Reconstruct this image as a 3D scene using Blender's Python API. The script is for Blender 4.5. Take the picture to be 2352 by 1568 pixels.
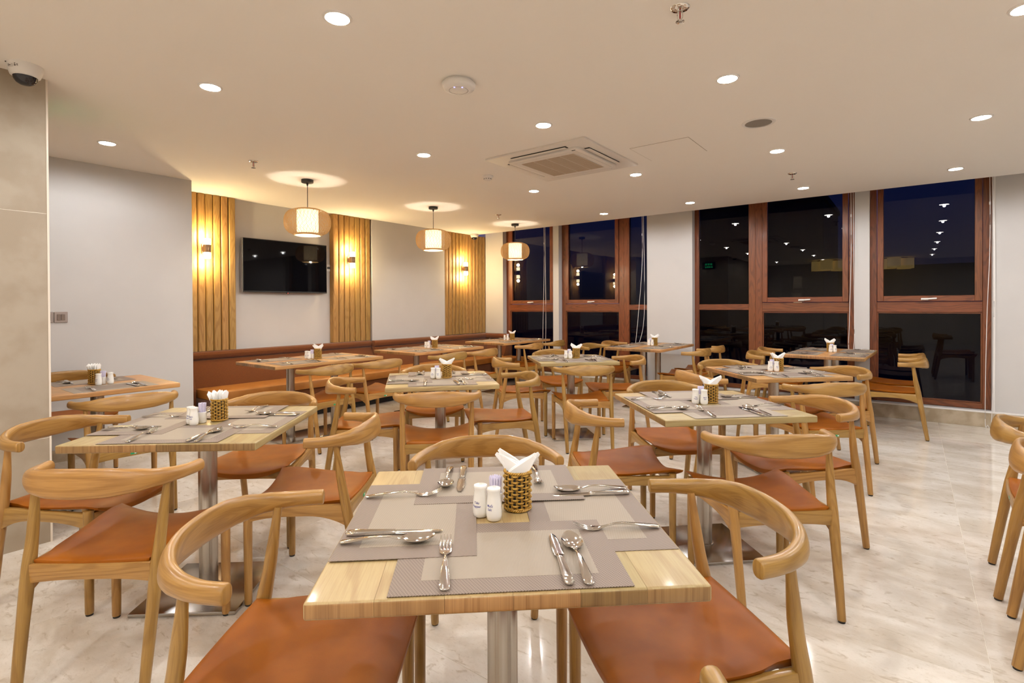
import bpy, bmesh, math, random
from mathutils import Vector, Matrix
R = math.radians
PI = math.pi
random.seed(7)
C = bpy.context.scene.collection
sc = bpy.context.scene
for o in list(bpy.data.objects):
    bpy.data.objects.remove(o)

# Room axes: +Y runs along the sofa wall towards the window wall, +X runs along the window
# wall towards the right, Z up. The camera stands at the origin, 1.269 m above the floor.

# ------------------------------------------------------------------ camera
CAM_H, F_PX = 1.269, 1205.6
cam = bpy.data.cameras.new('camera')
cam.sensor_width = 36.0
cam.lens = F_PX * 36.0 / 2352.0
cam.shift_y = -(784 - 710.8) / 2352.0
cam.clip_start = 0.02
cam_o = bpy.data.objects.new('camera', cam)
C.objects.link(cam_o)
pitch, roll, yaw = 0.0076, -0.0046, R(37.3)
fwd = Vector((0, math.cos(pitch), -math.sin(pitch)))
down = Vector((0, -math.sin(pitch), -math.cos(pitch)))
right = Vector((1, 0, 0))
r2 = math.cos(roll) * right - math.sin(roll) * down
d2 = math.sin(roll) * right + math.cos(roll) * down
M = Matrix((r2, -d2, -fwd)).transposed().to_4x4()
cam_o.matrix_world = Matrix.Translation((0, 0, CAM_H)) @ Matrix.Rotation(yaw, 4, 'Z') @ M
sc.camera = cam_o

# ------------------------------------------------------------------ world, exposure
w = bpy.data.worlds.new('dusk')
sc.world = w
w.use_nodes = True
nt = w.node_tree
nt.nodes.clear()
geo = nt.nodes.new('ShaderNodeTexCoord')
sep = nt.nodes.new('ShaderNodeSeparateXYZ')
ramp = nt.nodes.new('ShaderNodeValToRGB')
bgn = nt.nodes.new('ShaderNodeBackground')
out = nt.nodes.new('ShaderNodeOutputWorld')
nt.links.new(geo.outputs['Generated'], sep.inputs[0])
nt.links.new(sep.outputs['Z'], ramp.inputs[0])
nt.links.new(ramp.outputs[0], bgn.inputs[0])
nt.links.new(bgn.outputs[0], out.inputs[0])
e = ramp.color_ramp.elements
e[0].position, e[0].color = 0.0, (0.004, 0.004, 0.007, 1)
e[1].position, e[1].color = 0.35, (0.002, 0.008, 0.05, 1)
m_ = e.new(0.06); m_.color = (0.005, 0.006, 0.018, 1)
bgn.inputs[1].default_value = 36.0
sc.view_settings.view_transform = 'Standard'
sc.view_settings.look = 'None'
sc.view_settings.gamma = 1.0
sc.view_settings.use_curve_mapping = False
sc.view_settings.exposure = 0.0
try:
    sc.cycles.use_denoising = True
    sc.cycles.max_bounces = 10
    sc.cycles.diffuse_bounces = 5
    sc.cycles.glossy_bounces = 5
    sc.cycles.transmission_bounces = 8
    sc.cycles.transparent_max_bounces = 8
    sc.cycles.sample_clamp_indirect = 6.0
    sc.cycles.caustics_reflective = False
    sc.cycles.caustics_refractive = False
except Exception:
    pass

CEIL = 2.5
DOWN_W = 25.0
DOWN_COL = (1.0, 0.99, 1.0)
# downlight grid seen in the photo, then its continuation behind the camera
DOWNLIGHTS = [(-1.95, 1.34), (-3.12, 1.323), (-4.79, 1.30), (-3.16, 2.974), (-2.0, 2.988), (-0.80, 2.995), (0.38, 3.05),
              (-3.23, 4.638), (-2.07, 4.65), (-0.86, 4.645), (0.364, 4.652),
              (-3.29, 6.363), (-2.126, 6.34), (-0.914, 6.29), (0.317, 6.273)]
DOWN_BEHIND = [(0.4, 1.33), (1.6, 1.33), (1.6, 3.0), (1.6, 4.65), (1.6, 6.3),
               (-1.95, -0.33), (-0.78, -0.33), (0.4, -0.33), (1.6, -0.33), (-3.1, -0.33),
               (-1.95, -2.0), (-0.78, -2.0), (0.4, -2.0), (1.6, -2.0), (-3.1, -2.0)]


def add_spot(x, y, z, watts, col, angle=178, blend=0.40, rad=0.016):
    l = bpy.data.lights.new('downlight_beam', 'SPOT')
    l.energy = watts
    l.color = col
    l.spot_size = R(angle)
    l.spot_blend = blend
    l.shadow_soft_size = rad
    o = bpy.data.objects.new('downlight_beam', l)
    o.location = (x, y, z)
    C.objects.link(o)


for (x, y) in DOWNLIGHTS + DOWN_BEHIND:
    add_spot(x, y, CEIL - 0.0215, DOWN_W * (0.74 if y > 5.5 else 1.0), DOWN_COL)


def add_point(x, y, z, watts, col, rad):
    l = bpy.data.lights.new('bulb_light', 'POINT')
    l.energy = watts
    l.color = col
    l.shadow_soft_size = rad
    o = bpy.data.objects.new('bulb_light', l)
    o.location = (x, y, z)
    C.objects.link(o)


# ------------------------------------------------------------------ materials
def new_mat(name):
    m = bpy.data.materials.new(name)
    m.use_nodes = True
    t = m.node_tree
    b = t.nodes['Principled BSDF']
    return m, t, b


def N(t, typ, **kw):
    n = t.nodes.new(typ)
    for k, v in kw.items():
        setattr(n, k, v)
    return n


def plain(name, col, rough=0.5, metal=0.0, emit=None, strength=0.0, coat=0.0, spec=None):
    m, t, b = new_mat(name)
    b.inputs['Base Color'].default_value = (*col, 1)
    b.inputs['Roughness'].default_value = rough
    b.inputs['Metallic'].default_value = metal
    if coat:
        b.inputs['Coat Weight'].default_value = coat
        b.inputs['Coat Roughness'].default_value = 0.1
    if spec is not None:
        b.inputs['Specular IOR Level'].default_value = spec
    if emit:
        b.inputs['Emission Color'].default_value = (*emit, 1)
        b.inputs['Emission Strength'].default_value = strength
    return m


def math_n(t, op, a, b=None, c=None):
    n = N(t, 'ShaderNodeMath', operation=op)
    for i, v in enumerate((a, b, c)):
        if v is None:
            continue
        if isinstance(v, (int, float)):
            n.inputs[i].default_value = v
        else:
            t.links.new(v, n.inputs[i])
    return n.outputs[0]


def mix_col(t, fac, a, b):
    n = N(t, 'ShaderNodeMix', data_type='RGBA')
    for sock, v in ((n.inputs[0], fac), (n.inputs[6], a), (n.inputs[7], b)):
        if isinstance(v, tuple):
            sock.default_value = (*v, 1)
        elif isinstance(v, (int, float)):
            sock.default_value = v
        else:
            t.links.new(v, sock)
    return n.outputs[2]


def noise(t, vec, scale, detail=3.0, rough=0.5, dist=0.0):
    n = N(t, 'ShaderNodeTexNoise')
    n.inputs['Scale'].default_value = scale
    n.inputs['Detail'].default_value = detail
    n.inputs['Roughness'].default_value = rough
    n.inputs['Distortion'].default_value = dist
    if vec is not None:
        t.links.new(vec, n.inputs['Vector'])
    return n.outputs['Fac']


def bump(t, b, height, strength, dist=0.001):
    n = N(t, 'ShaderNodeBump')
    n.inputs['Strength'].default_value = strength
    n.inputs['Distance'].default_value = dist
    t.links.new(height, n.inputs['Height'])
    t.links.new(n.outputs[0], b.inputs['Normal'])


def smooth(t, v, lo, hi):
    n = N(t, 'ShaderNodeMapRange', interpolation_type='SMOOTHSTEP')
    t.links.new(v, n.inputs[0])
    n.inputs[1].default_value = lo
    n.inputs[2].default_value = hi
    return n.outputs[0]


def wood(name, light, dark, rough=0.35, ring=1.0, vary=0.25, coat=0.15, fine=0.5):
    """Grain runs along the V of the UV map, which is in metres."""
    m, t, b = new_mat(name)
    uv = N(t, 'ShaderNodeUVMap')
    info = N(t, 'ShaderNodeObjectInfo')
    sp = N(t, 'ShaderNodeSeparateXYZ')
    t.links.new(uv.outputs[0], sp.inputs[0])
    off = math_n(t, 'MULTIPLY', info.outputs['Random'], 37.0)
    cmb = N(t, 'ShaderNodeCombineXYZ')
    t.links.new(math_n(t, 'MULTIPLY', sp.outputs[0], 10.0), cmb.inputs[0])
    t.links.new(math_n(t, 'MULTIPLY', sp.outputs[1], 1.3), cmb.inputs[1])
    t.links.new(off, cmb.inputs[2])
    big = noise(t, cmb.outputs[0], 1.0, 1.5, 0.4)
    rings = math_n(t, 'SINE', math_n(t, 'MULTIPLY', big, 75.0 * ring))
    rings = smooth(t, rings, -0.2, 1.0)
    cmb2 = N(t, 'ShaderNodeCombineXYZ')
    t.links.new(math_n(t, 'MULTIPLY', sp.outputs[0], 420.0), cmb2.inputs[0])
    t.links.new(math_n(t, 'MULTIPLY', sp.outputs[1], 11.0), cmb2.inputs[1])
    t.links.new(off, cmb2.inputs[2])
    fib = noise(t, cmb2.outputs[0], 1.0, 3.0, 0.6)
    fibs = smooth(t, fib, 0.35, 0.72)
    f = math_n(t, 'ADD', math_n(t, 'MULTIPLY', rings, 0.55), math_n(t, 'MULTIPLY', fibs, fine))
    f = math_n(t, 'MULTIPLY', f, math_n(t, 'ADD', math_n(t, 'MULTIPLY', big, 0.8), 0.35))
    f = math_n(t, 'MINIMUM', f, 1.0)
    col = mix_col(t, f, light, dark)
    hsv = N(t, 'ShaderNodeHueSaturation')
    t.links.new(col, hsv.inputs['Color'])
    val = math_n(t, 'ADD', math_n(t, 'MULTIPLY', info.outputs['Random'], vary), 1.0 - vary * 0.55)
    t.links.new(val, hsv.inputs['Value'])
    t.links.new(math_n(t, 'ADD', math_n(t, 'MULTIPLY', info.outputs['Random'], -0.012), 0.506), hsv.inputs['Hue'])
    t.links.new(hsv.outputs[0], b.inputs['Base Color'])
    b.inputs['Roughness'].default_value = rough
    b.inputs['Coat Weight'].default_value = coat
    b.inputs['Coat Roughness'].default_value = 0.12
    bump(t, b, fibs, 0.10, 0.0006)
    return m


def obj_noise(name, c1, c2, scale, rough, detail=4.0, bump_scale=0, bump_str=0.2, lo=0.35, hi=0.65, sheen=0.0):
    m, t, b = new_mat(name)
    tc = N(t, 'ShaderNodeTexCoord')
    n = noise(t, tc.outputs['Object'], scale, detail)
    t.links.new(mix_col(t, smooth(t, n, lo, hi), c1, c2), b.inputs['Base Color'])
    b.inputs['Roughness'].default_value = rough
    if sheen:
        b.inputs['Sheen Weight'].default_value = sheen
    if bump_scale:
        bump(t, b, noise(t, tc.outputs['Object'], bump_scale, 2.0), bump_str, 0.001)
    return m


CH_WOOD = wood('ash_wood', (0.40, 0.22, 0.058), (0.225, 0.105, 0.020), rough=0.34, vary=0.22)
TOP_LIGHT = wood('lacquered_ash', (0.445, 0.335, 0.15), (0.325, 0.205, 0.08), rough=0.42, vary=0.26, coat=0.12, ring=0.7)
TOP_OAK = wood('lacquered_oak', (0.56, 0.30, 0.105), (0.34, 0.155, 0.05), rough=0.42, vary=0.30, coat=0.12, ring=0.7)
END_LIGHT = wood('ash_end_grain', (0.36, 0.205, 0.075), (0.19, 0.09, 0.028), rough=0.45, vary=0.6, coat=0.1, ring=1.3)
END_OAK = wood('oak_end_grain', (0.30, 0.155, 0.055), (0.15, 0.065, 0.022), rough=0.45, vary=0.6, coat=0.1, ring=1.3)
SLAT = wood('oak_slat', (0.40, 0.235, 0.07), (0.23, 0.115, 0.028), rough=0.5, vary=0.16, coat=0.0)
FRAME = wood('mahogany_foil', (0.215, 0.062, 0.020), (0.070, 0.019, 0.007), rough=0.32, vary=0.06, coat=0.1)
LEATHER = obj_noise('tan_leather', (0.31, 0.090, 0.002), (0.25, 0.068, 0.001), 7.0, 0.45, bump_scale=420, bump_str=0.12)
LEATHER.node_tree.nodes['Principled BSDF'].inputs['Specular IOR Level'].default_value = 0.22
FABRIC = obj_noise('rust_fabric', (0.155, 0.043, 0.004), (0.108, 0.028, 0.003), 260.0, 0.95, 2.0, 700, 0.4, sheen=0.2)
FABRIC_SEAT = obj_noise('ochre_leatherette', (0.46, 0.19, 0.038), (0.42, 0.165, 0.03), 9.0, 0.45, bump_scale=500, bump_str=0.1)
WALL_M = obj_noise('wall_paint', (0.575, 0.56, 0.55), (0.56, 0.545, 0.535), 3.0, 0.9, bump_scale=350, bump_str=0.06)
CEIL_M = plain('ceiling_paint', (0.86, 0.83, 0.785), 0.95)
WHITE_P = plain('white_plastic', (0.78, 0.76, 0.74), 0.4)
CERAMIC = plain('glazed_ceramic', (0.86, 0.84, 0.79), 0.12, coat=0.5)
STEEL = plain('polished_steel', (0.74, 0.72, 0.69), 0.10, 1.0)
CHROME = plain('chrome', (0.75, 0.72, 0.68), 0.06, 1.0)
PLATE_M = plain('plate_steel', (0.46, 0.43, 0.39), 0.22, 1.0)
BLACK = plain('black_plastic', (0.012, 0.012, 0.013), 0.45)
DARK = plain('dark_recess', (0.02, 0.018, 0.016), 0.8)
RUBBER = plain('black_rubber', (0.015, 0.014, 0.013), 0.7)
PAPER = plain('white_paper', (0.88, 0.87, 0.85), 0.8)
INK = plain('blue_ink', (0.06, 0.06, 0.28), 0.5)
GREYINK = plain('grey_ink', (0.10, 0.08, 0.07), 0.6)
CORE = plain('dark_wicker', (0.012, 0.009, 0.006), 0.7)
WICKER = obj_noise('tan_wicker', (0.56, 0.33, 0.055), (0.42, 0.22, 0.03), 60.0, 0.5)
BAMBOO = plain('bamboo_strip', (0.62, 0.40, 0.17), 0.55)
CORD_M = plain('white_cord', (0.70, 0.68, 0.66), 0.6)
GREEN = plain('green_print', (0.02, 0.30, 0.12), 0.4)
SWITCH_M = plain('champagne_plastic', (0.36, 0.30, 0.27), 0.35, 0.4)
ROCKER_M = plain('bronze_plastic', (0.21, 0.16, 0.13), 0.35, 0.3)
BRONZE = plain('sconce_bronze', (0.30, 0.20, 0.13), 0.3, 0.7)
PICK = plain('violet_film', (0.68, 0.64, 0.80), 0.35)
GRILLE = plain('taupe_grille', (0.46, 0.37, 0.28), 0.7)
RED_LED = plain('red_led', (0.4, 0.01, 0.01), 0.4, emit=(1, 0.05, 0.03), strength=1.5)
BLUE_LED = plain('blue_led', (0.2, 0.2, 0.9), 0.4, emit=(0.25, 0.25, 1.0), strength=5.0)
RED_GLASS = plain('red_glass', (0.35, 0.01, 0.01), 0.1)
LAMP = plain('lit_lens', (1, 1, 1), 0.5, emit=(1.0, 0.93, 0.82), strength=70.0)
SCONCE_GLASS = plain('lit_sconce_glass', (1, 0.95, 0.85), 0.4, emit=(1.0, 0.82, 0.52), strength=40.0)
BULB = plain('lit_bulb', (1, 1, 1), 0.4, emit=(1.0, 0.86, 0.62), strength=30.0)
SKIRT = obj_noise('sill_stone', (0.50, 0.42, 0.31), (0.38, 0.30, 0.20), 9.0, 0.35)
COL_TILE = obj_noise('wall_tile_stone', (0.385, 0.325, 0.25), (0.335, 0.272, 0.20), 6.0, 0.5, 8.0, 220, 0.15)
GROUT = plain('pale_grout', (0.82, 0.77, 0.68), 0.9)
FAR_M = plain('night_facade', (0.030, 0.028, 0.032), 0.9)
FAR_LIT = plain('far_lit_window', (0.5, 0.4, 0.2), 0.5, emit=(1.0, 0.7, 0.25), strength=0.6)
DRUM = plain('drum_shade_lit', (0.6, 0.45, 0.2), 0.7, emit=(1.0, 0.68, 0.22), strength=2.6)
EXIT_G = plain('exit_green', (0.0, 0.3, 0.12), 0.5, emit=(0.03, 1.0, 0.35), strength=2.0)


def brushed():
    m, t, b = new_mat('brushed_steel')
    tc = N(t, 'ShaderNodeTexCoord')
    mp = N(t, 'ShaderNodeMapping')
    mp.inputs['Scale'].default_value = (90, 90, 2)
    t.links.new(tc.outputs['Object'], mp.inputs[0])
    n = noise(t, mp.outputs[0], 1.0, 3.0)
    t.links.new(mix_col(t, n, (0.42, 0.38, 0.34), (0.62, 0.58, 0.53)), b.inputs['Base Color'])
    b.inputs['Metallic'].default_value = 1.0
    b.inputs['Roughness'].default_value = 0.27
    return m


BRUSHED = brushed()


def floor_mat():
    m, t, b = new_mat('polished_limestone')
    tc = N(t, 'ShaderNodeTexCoord')
    info = N(t, 'ShaderNodeObjectInfo')
    addv = N(t, 'ShaderNodeVectorMath', operation='ADD')
    cmb = N(t, 'ShaderNodeCombineXYZ')
    t.links.new(math_n(t, 'MULTIPLY', info.outputs['Random'], 50.0), cmb.inputs[2])
    t.links.new(tc.outputs['Object'], addv.inputs[0])
    t.links.new(cmb.outputs[0], addv.inputs[1])
    mp = N(t, 'ShaderNodeMapping')
    mp.inputs['Rotation'].default_value = (0, 0, R(35))
    mp.inputs['Scale'].default_value = (1.0, 2.0, 1.0)
    t.links.new(addv.outputs[0], mp.inputs[0])
    cloud = noise(t, mp.outputs[0], 2.2, 6.0, 0.62, 0.6)
    spots = noise(t, mp.outputs[0], 16.0, 4.0, 0.6, 0.8)
    fine = noise(t, mp.outputs[0], 70.0, 4.0, 0.7, 1.0)
    c = mix_col(t, smooth(t, cloud, 0.34, 0.66), (0.645, 0.578, 0.485), (0.795, 0.75, 0.68))
    c = mix_col(t, math_n(t, 'MULTIPLY', smooth(t, spots, 0.55, 0.72), 0.65), c, (0.47, 0.39, 0.285))
    c = mix_col(t, math_n(t, 'MULTIPLY', smooth(t, fine, 0.52, 0.72), 0.35), c, (0.50, 0.43, 0.33))
    t.links.new(c, b.inputs['Base Color'])
    b.inputs['Roughness'].default_value = 0.07
    b.inputs['Specular IOR Level'].default_value = 0.45
    return m


FLOOR_M = floor_mat()


def mat_weave(name, c1, c2, freq, ang):
    m, t, b = new_mat(name)
    tc = N(t, 'ShaderNodeTexCoord')
    mp = N(t, 'ShaderNodeMapping')
    mp.inputs['Rotation'].default_value = (0, 0, R(ang))
    t.links.new(tc.outputs['Object'], mp.inputs[0])
    sp = N(t, 'ShaderNodeSeparateXYZ')
    t.links.new(mp.outputs[0], sp.inputs[0])
    s1 = math_n(t, 'SINE', math_n(t, 'MULTIPLY', sp.outputs[0], 2 * PI * freq))
    s2 = math_n(t, 'SINE', math_n(t, 'MULTIPLY', sp.outputs[1], 2 * PI * freq * 0.45))
    s = smooth(t, math_n(t, 'ADD', s1, math_n(t, 'MULTIPLY', s2, 0.35)), -0.9, 0.9)
    t.links.new(mix_col(t, s, c1, c2), b.inputs['Base Color'])
    b.inputs['Roughness'].default_value = 0.55
    bump(t, b, s, 0.25, 0.0006)
    return m


MAT_TAUPE = mat_weave('taupe_weave', (0.10, 0.069, 0.052), (0.345, 0.27, 0.217), 400, 62)
MAT_BEIGE = mat_weave('beige_weave', (0.265, 0.213, 0.158), (0.375, 0.313, 0.243), 420, 10)


def glass_mat():
    """Dark tinted facade glass: a little sky comes through, a little of the room is mirrored."""
    m, t, b = new_mat('window_glass')
    out_ = t.nodes['Material Output']
    tr = N(t, 'ShaderNodeBsdfTransparent')
    tr.inputs[0].default_value = (0.13, 0.13, 0.14, 1)
    gl = N(t, 'ShaderNodeBsdfGlossy')
    gl.inputs['Roughness'].default_value = 0.0
    lw = N(t, 'ShaderNodeFresnel')
    lw.inputs['IOR'].default_value = 1.36
    t.links.new(lw.outputs[0], gl.inputs[0])
    ad = N(t, 'ShaderNodeAddShader')
    t.links.new(tr.outputs[0], ad.inputs[0])
    t.links.new(gl.outputs[0], ad.inputs[1])
    t.links.new(ad.outputs[0], out_.inputs[0])
    return m


GLASS = glass_mat()
SCREEN = plain('tv_screen', (0.003, 0.003, 0.0045), 0.03, spec=0.16)
DOME = plain('smoked_dome', (0.012, 0.012, 0.018), 0.05, spec=0.6)


def shade_mat():
    m, t, b = new_mat('lantern_fabric')
    out = t.nodes['Material Output']
    d = N(t, 'ShaderNodeBsdfDiffuse')
    d.inputs[0].default_value = (0.85, 0.80, 0.70, 1)
    tr = N(t, 'ShaderNodeBsdfTranslucent')
    tr.inputs[0].default_value = (0.95, 0.86, 0.70, 1)
    mx = N(t, 'ShaderNodeMixShader')
    mx.inputs[0].default_value = 0.55
    t.links.new(d.outputs[0], mx.inputs[1])
    t.links.new(tr.outputs[0], mx.inputs[2])
    em = N(t, 'ShaderNodeEmission')
    em.inputs[0].default_value = (1.0, 0.88, 0.66, 1)
    em.inputs[1].default_value = 0.8
    ad = N(t, 'ShaderNodeAddShader')
    t.links.new(mx.outputs[0], ad.inputs[0])
    t.links.new(em.outputs[0], ad.inputs[1])
    t.links.new(ad.outputs[0], out.inputs[0])
    return m


SHADE_M = shade_mat()


# ------------------------------------------------------------------ mesh helpers
def mk(name, verts, faces, uvs=None, smooth_=True):
    me = bpy.data.meshes.new(name)
    me.from_pydata(verts, [], faces)
    if uvs:
        ul = me.uv_layers.new(name='UVMap')
        for p in me.polygons:
            for li in p.loop_indices:
                ul.data[li].uv = uvs[me.loops[li].vertex_index]
    if smooth_:
        me.shade_smooth()
    me.update()
    return me


def sharp(me, ang=40):
    me.shade_smooth()
    try:
        me.set_sharp_from_angle(angle=R(ang))
    except Exception:
        pass
    return me


def box_uv(me, axis):
    """Planar box UV in metres; V follows the given axis (0 x, 1 y, 2 z)."""
    ul = me.uv_layers.get('UVMap') or me.uv_layers.new(name='UVMap')
    for p in me.polygons:
        n = p.normal
        k = max(range(3), key=lambda i: abs(n[i]))
        others = [i for i in range(3) if i != k]
        if k == axis:
            ua, va = others
        else:
            va = axis
            ua = [i for i in others if i != axis][0]
        for li in p.loop_indices:
            co = me.vertices[me.loops[li].vertex_index].co
            ul.data[li].uv = (co[ua] + 0.37 * k, co[va] if k != axis else co[va] * 0.3)
    return me


def bm_box(bm, x0, x1, y0, y1, z0, z1):
    v = [bm.verts.new(p) for p in ((x0, y0, z0), (x1, y0, z0), (x1, y1, z0), (x0, y1, z0),
                                   (x0, y0, z1), (x1, y0, z1), (x1, y1, z1), (x0, y1, z1))]
    for f in ((0, 3, 2, 1), (4, 5, 6, 7), (0, 1, 5, 4), (1, 2, 6, 5), (2, 3, 7, 6), (3, 0, 4, 7)):
        bm.faces.new([v[i] for i in f])


def box(x0, x1, y0, y1, z0, z1, bev=0.0, seg=2, axis=None, edges=None, name='box'):
    bm = bmesh.new()
    bm_box(bm, x0, x1, y0, y1, z0, z1)
    if bev > 0:
        es = [e for e in bm.edges if edges is None or edges((e.verts[0].co + e.verts[1].co) / 2, e)]
        bmesh.ops.bevel(bm, geom=es, offset=bev, segments=seg, profile=0.5, affect='EDGES')
    me = bpy.data.meshes.new(name)
    bm.to_mesh(me)
    bm.free()
    if bev > 0:
        sharp(me, 35)
    if axis is not None:
        box_uv(me, axis)
    return me


def multi_box(boxes, bev=0.0, name='boxes', axis=None):
    bm = bmesh.new()
    for b in boxes:
        bm_box(bm, *b)
    if bev > 0:
        bmesh.ops.bevel(bm, geom=list(bm.edges), offset=bev, segments=2, profile=0.5, affect='EDGES')
    me = bpy.data.meshes.new(name)
    bm.to_mesh(me)
    bm.free()
    if bev > 0:
        sharp(me, 35)
    if axis is not None:
        box_uv(me, axis)
    return me


def lathe(prof, n=32, name='lathe', closed=True):
    """prof: (r, z) from bottom to top."""
    vs, fs, uv = [], [], []
    for (r, z) in prof:
        for i in range(n):
            a = 2 * PI * i / n
            vs.append((r * math.cos(a), r * math.sin(a), z))
            uv.append((r * a, z))
    for k in range(len(prof) - 1):
        for i in range(n):
            j = (i + 1) % n
            fs.append((k * n + i, k * n + j, (k + 1) * n + j, (k + 1) * n + i))
    if closed:
        if prof[0][0] > 1e-5:
            fs.append(tuple(reversed(range(n))))
        if prof[-1][0] > 1e-5:
            fs.append(tuple((len(prof) - 1) * n + i for i in range(n)))
    me = mk(name, vs, fs, uv)
    bm = bmesh.new()
    bm.from_mesh(me)
    bmesh.ops.remove_doubles(bm, verts=bm.verts, dist=1e-6)
    bm.to_mesh(me)
    bm.free()
    return sharp(me, 42)


def catmull(pts, n):
    P = [Vector(p) for p in pts]
    P = [P[0] * 2 - P[1]] + P + [P[-1] * 2 - P[-2]]
    res = []
    segs = len(P) - 3
    for i in range(n + 1):
        u = i / n * segs
        k = min(int(u), segs - 1)
        t = u - k
        a, b, c, d = P[k:k + 4]
        res.append(0.5 * ((2 * b) + (c - a) * t + (2 * a - 5 * b + 4 * c - d) * t * t + (3 * b - a - 3 * c + d) * t ** 3))
    return res


def lerp_list(vals, u):
    s = u * (len(vals) - 1)
    k = min(int(s), len(vals) - 2)
    t = s - k
    t = t * t * (3 - 2 * t)
    return vals[k] * (1 - t) + vals[k + 1] * t


def sweep(pts, sect, n=14, cap=True, up=Vector((0, 0, 1)), closed=False, name='sweep', power=1.0):
    """sect(u) -> (half width along side, half height along up, tilt). Superellipse section."""
    vs, fs, uv = [], [], []
    L = 0.0
    m = len(pts)
    for i, p in enumerate(pts):
        if closed:
            T = (pts[(i + 1) % m] - pts[i - 1]).normalized()
        else:
            T = (pts[min(i + 1, m - 1)] - pts[max(i - 1, 0)]).normalized()
        if i:
            L += (p - pts[i - 1]).length
        S = T.cross(up)
        if S.length < 1e-4:
            S = T.cross(Vector((0, 1, 0)))
        S.normalize()
        U = S.cross(T).normalized()
        a, b, tilt = sect(i / (m - 1))
        ct, st = math.cos(tilt), math.sin(tilt)
        S2, U2 = S * ct + U * st, U * ct - S * st
        for k in range(n):
            th = 2 * PI * k / n
            c, s = math.cos(th), math.sin(th)
            c = math.copysign(abs(c) ** power, c)
            s = math.copysign(abs(s) ** power, s)
            vs.append(tuple(p + S2 * (a * c) + U2 * (b * s)))
            uv.append((k / n * 2 * PI * (a + b) / 2 if k <= n / 2 else (n - k) / n * 2 * PI * (a + b) / 2, L))
    for i in range(m if closed else m - 1):
        for k in range(n):
            i2, k2 = (i + 1) % m, (k + 1) % n
            fs.append((i * n + k, i * n + k2, i2 * n + k2, i2 * n + k))
    if cap and not closed:
        fs.append(tuple(reversed(range(n))))
        fs.append(tuple((m - 1) * n + k for k in range(n)))
    me = mk(name, vs, fs, uv)
    return sharp(me, 50)


def tube(pts, r, n=8, name='tube', closed=False):
    rr = r if callable(r) else (lambda u: r)
    return sweep([Vector(p) for p in pts], lambda u: (rr(u), rr(u), 0), n, closed=closed, name=name)


def prism(poly, axis, c0, c1, name='prism', bev=0.0, uvaxis=None):
    """Extrude a 2D polygon along an axis. axis 0: poly is (y, z); 1: (x, z); 2: (x, y)."""
    def P(a, b, c):
        return ((c, a, b), (a, c, b), (a, b, c))[axis]
    n = len(poly)
    vs = [P(a, b, c0) for a, b in poly] + [P(a, b, c1) for a, b in poly]
    fs = [tuple(range(n)), tuple(reversed(range(n, 2 * n)))]
    for i in range(n):
        j = (i + 1) % n
        fs.append((i, i + n, j + n, j))
    me = bpy.data.meshes.new(name)
    me.from_pydata(vs, [], fs)
    bm = bmesh.new()
    bm.from_mesh(me)
    bmesh.ops.recalc_face_normals(bm, faces=bm.faces)
    if bev > 0:
        bmesh.ops.bevel(bm, geom=list(bm.edges), offset=bev, segments=2, profile=0.5, affect='EDGES')
    bm.to_mesh(me)
    bm.free()
    sharp(me, 35)
    if uvaxis is not None:
        box_uv(me, uvaxis)
    return me


def obj(name, me, mat=None, parent=None, loc=(0, 0, 0), rz=0.0, rot=None):
    if mat is not None and not me.materials:
        me.materials.append(mat)
    o = bpy.data.objects.new(name, me)
    C.objects.link(o)
    o.location = loc
    o.rotation_euler = rot if rot else (0, 0, rz)
    if parent:
        o.parent = parent
    return o


def tag(o, label, cat, group=None, kind=None):
    o['label'] = label
    o['category'] = cat
    if group:
        o['group'] = group
    if kind:
        o['kind'] = kind
    return o


def thing(name, label, cat, loc=(0, 0, 0), rz=0.0, group=None):
    o = bpy.data.objects.new(name, None)
    o.empty_display_size = 0.1
    C.objects.link(o)
    o.location = loc
    o.rotation_euler = (0, 0, rz)
    return tag(o, label, cat, group)


def struct(name, me, mat=None, loc=(0, 0, 0)):
    o = obj(name, me, mat, None, loc)
    o['kind'] = 'structure'
    return o


def struct_root(name, loc=(0, 0, 0)):
    o = bpy.data.objects.new(name, None)
    C.objects.link(o)
    o.location = loc
    o['kind'] = 'structure'
    return o


def dup(root, loc=None, rz=None, label=None, group=None, rot=None):
    r = root.copy()
    C.objects.link(r)
    if loc is not None:
        r.location = loc
    if rz is not None:
        r.rotation_euler = (0, 0, rz)
    if rot is not None:
        r.rotation_euler = rot
    if label:
        r['label'] = label
    if group:
        r['group'] = group
    for ch in list(root.children):
        c = ch.copy()
        C.objects.link(c)
        c.parent = r
        for g in list(ch.children):
            d = g.copy()
            C.objects.link(d)
            d.parent = c
    return r


# ------------------------------------------------------------------ room shell
WX = -6.18      # sofa wall plane
WY = 7.23       # window wall plane
X1, Y0 = 4.2, -3.6
# floor: slab and polished stone tiles
fl = struct('floor', box(-6.5, X1 + 0.2, Y0 - 0.2, WY + 0.3, -0.12, -0.0012), GROUT)
TS, GX, GY = 1.005, 0.22, 1.355
tile_me = box(0.0007, TS - 0.0007, 0.0007, TS - 0.0007, -0.02, 0.0, bev=0.0008, seg=1,
              edges=lambda c, e: c.z > -0.001)
tile_me.materials.append(FLOOR_M)
for i in range(-7, 4):
    for j in range(-5, 6):
        x, y = GX + i * TS, GY + j * TS
        if x > X1 or y > WY or x + TS < -6.3 or y + TS < Y0:
            continue
        obj('tile', tile_me, None, fl, (x, y, 0), 0)

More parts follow.
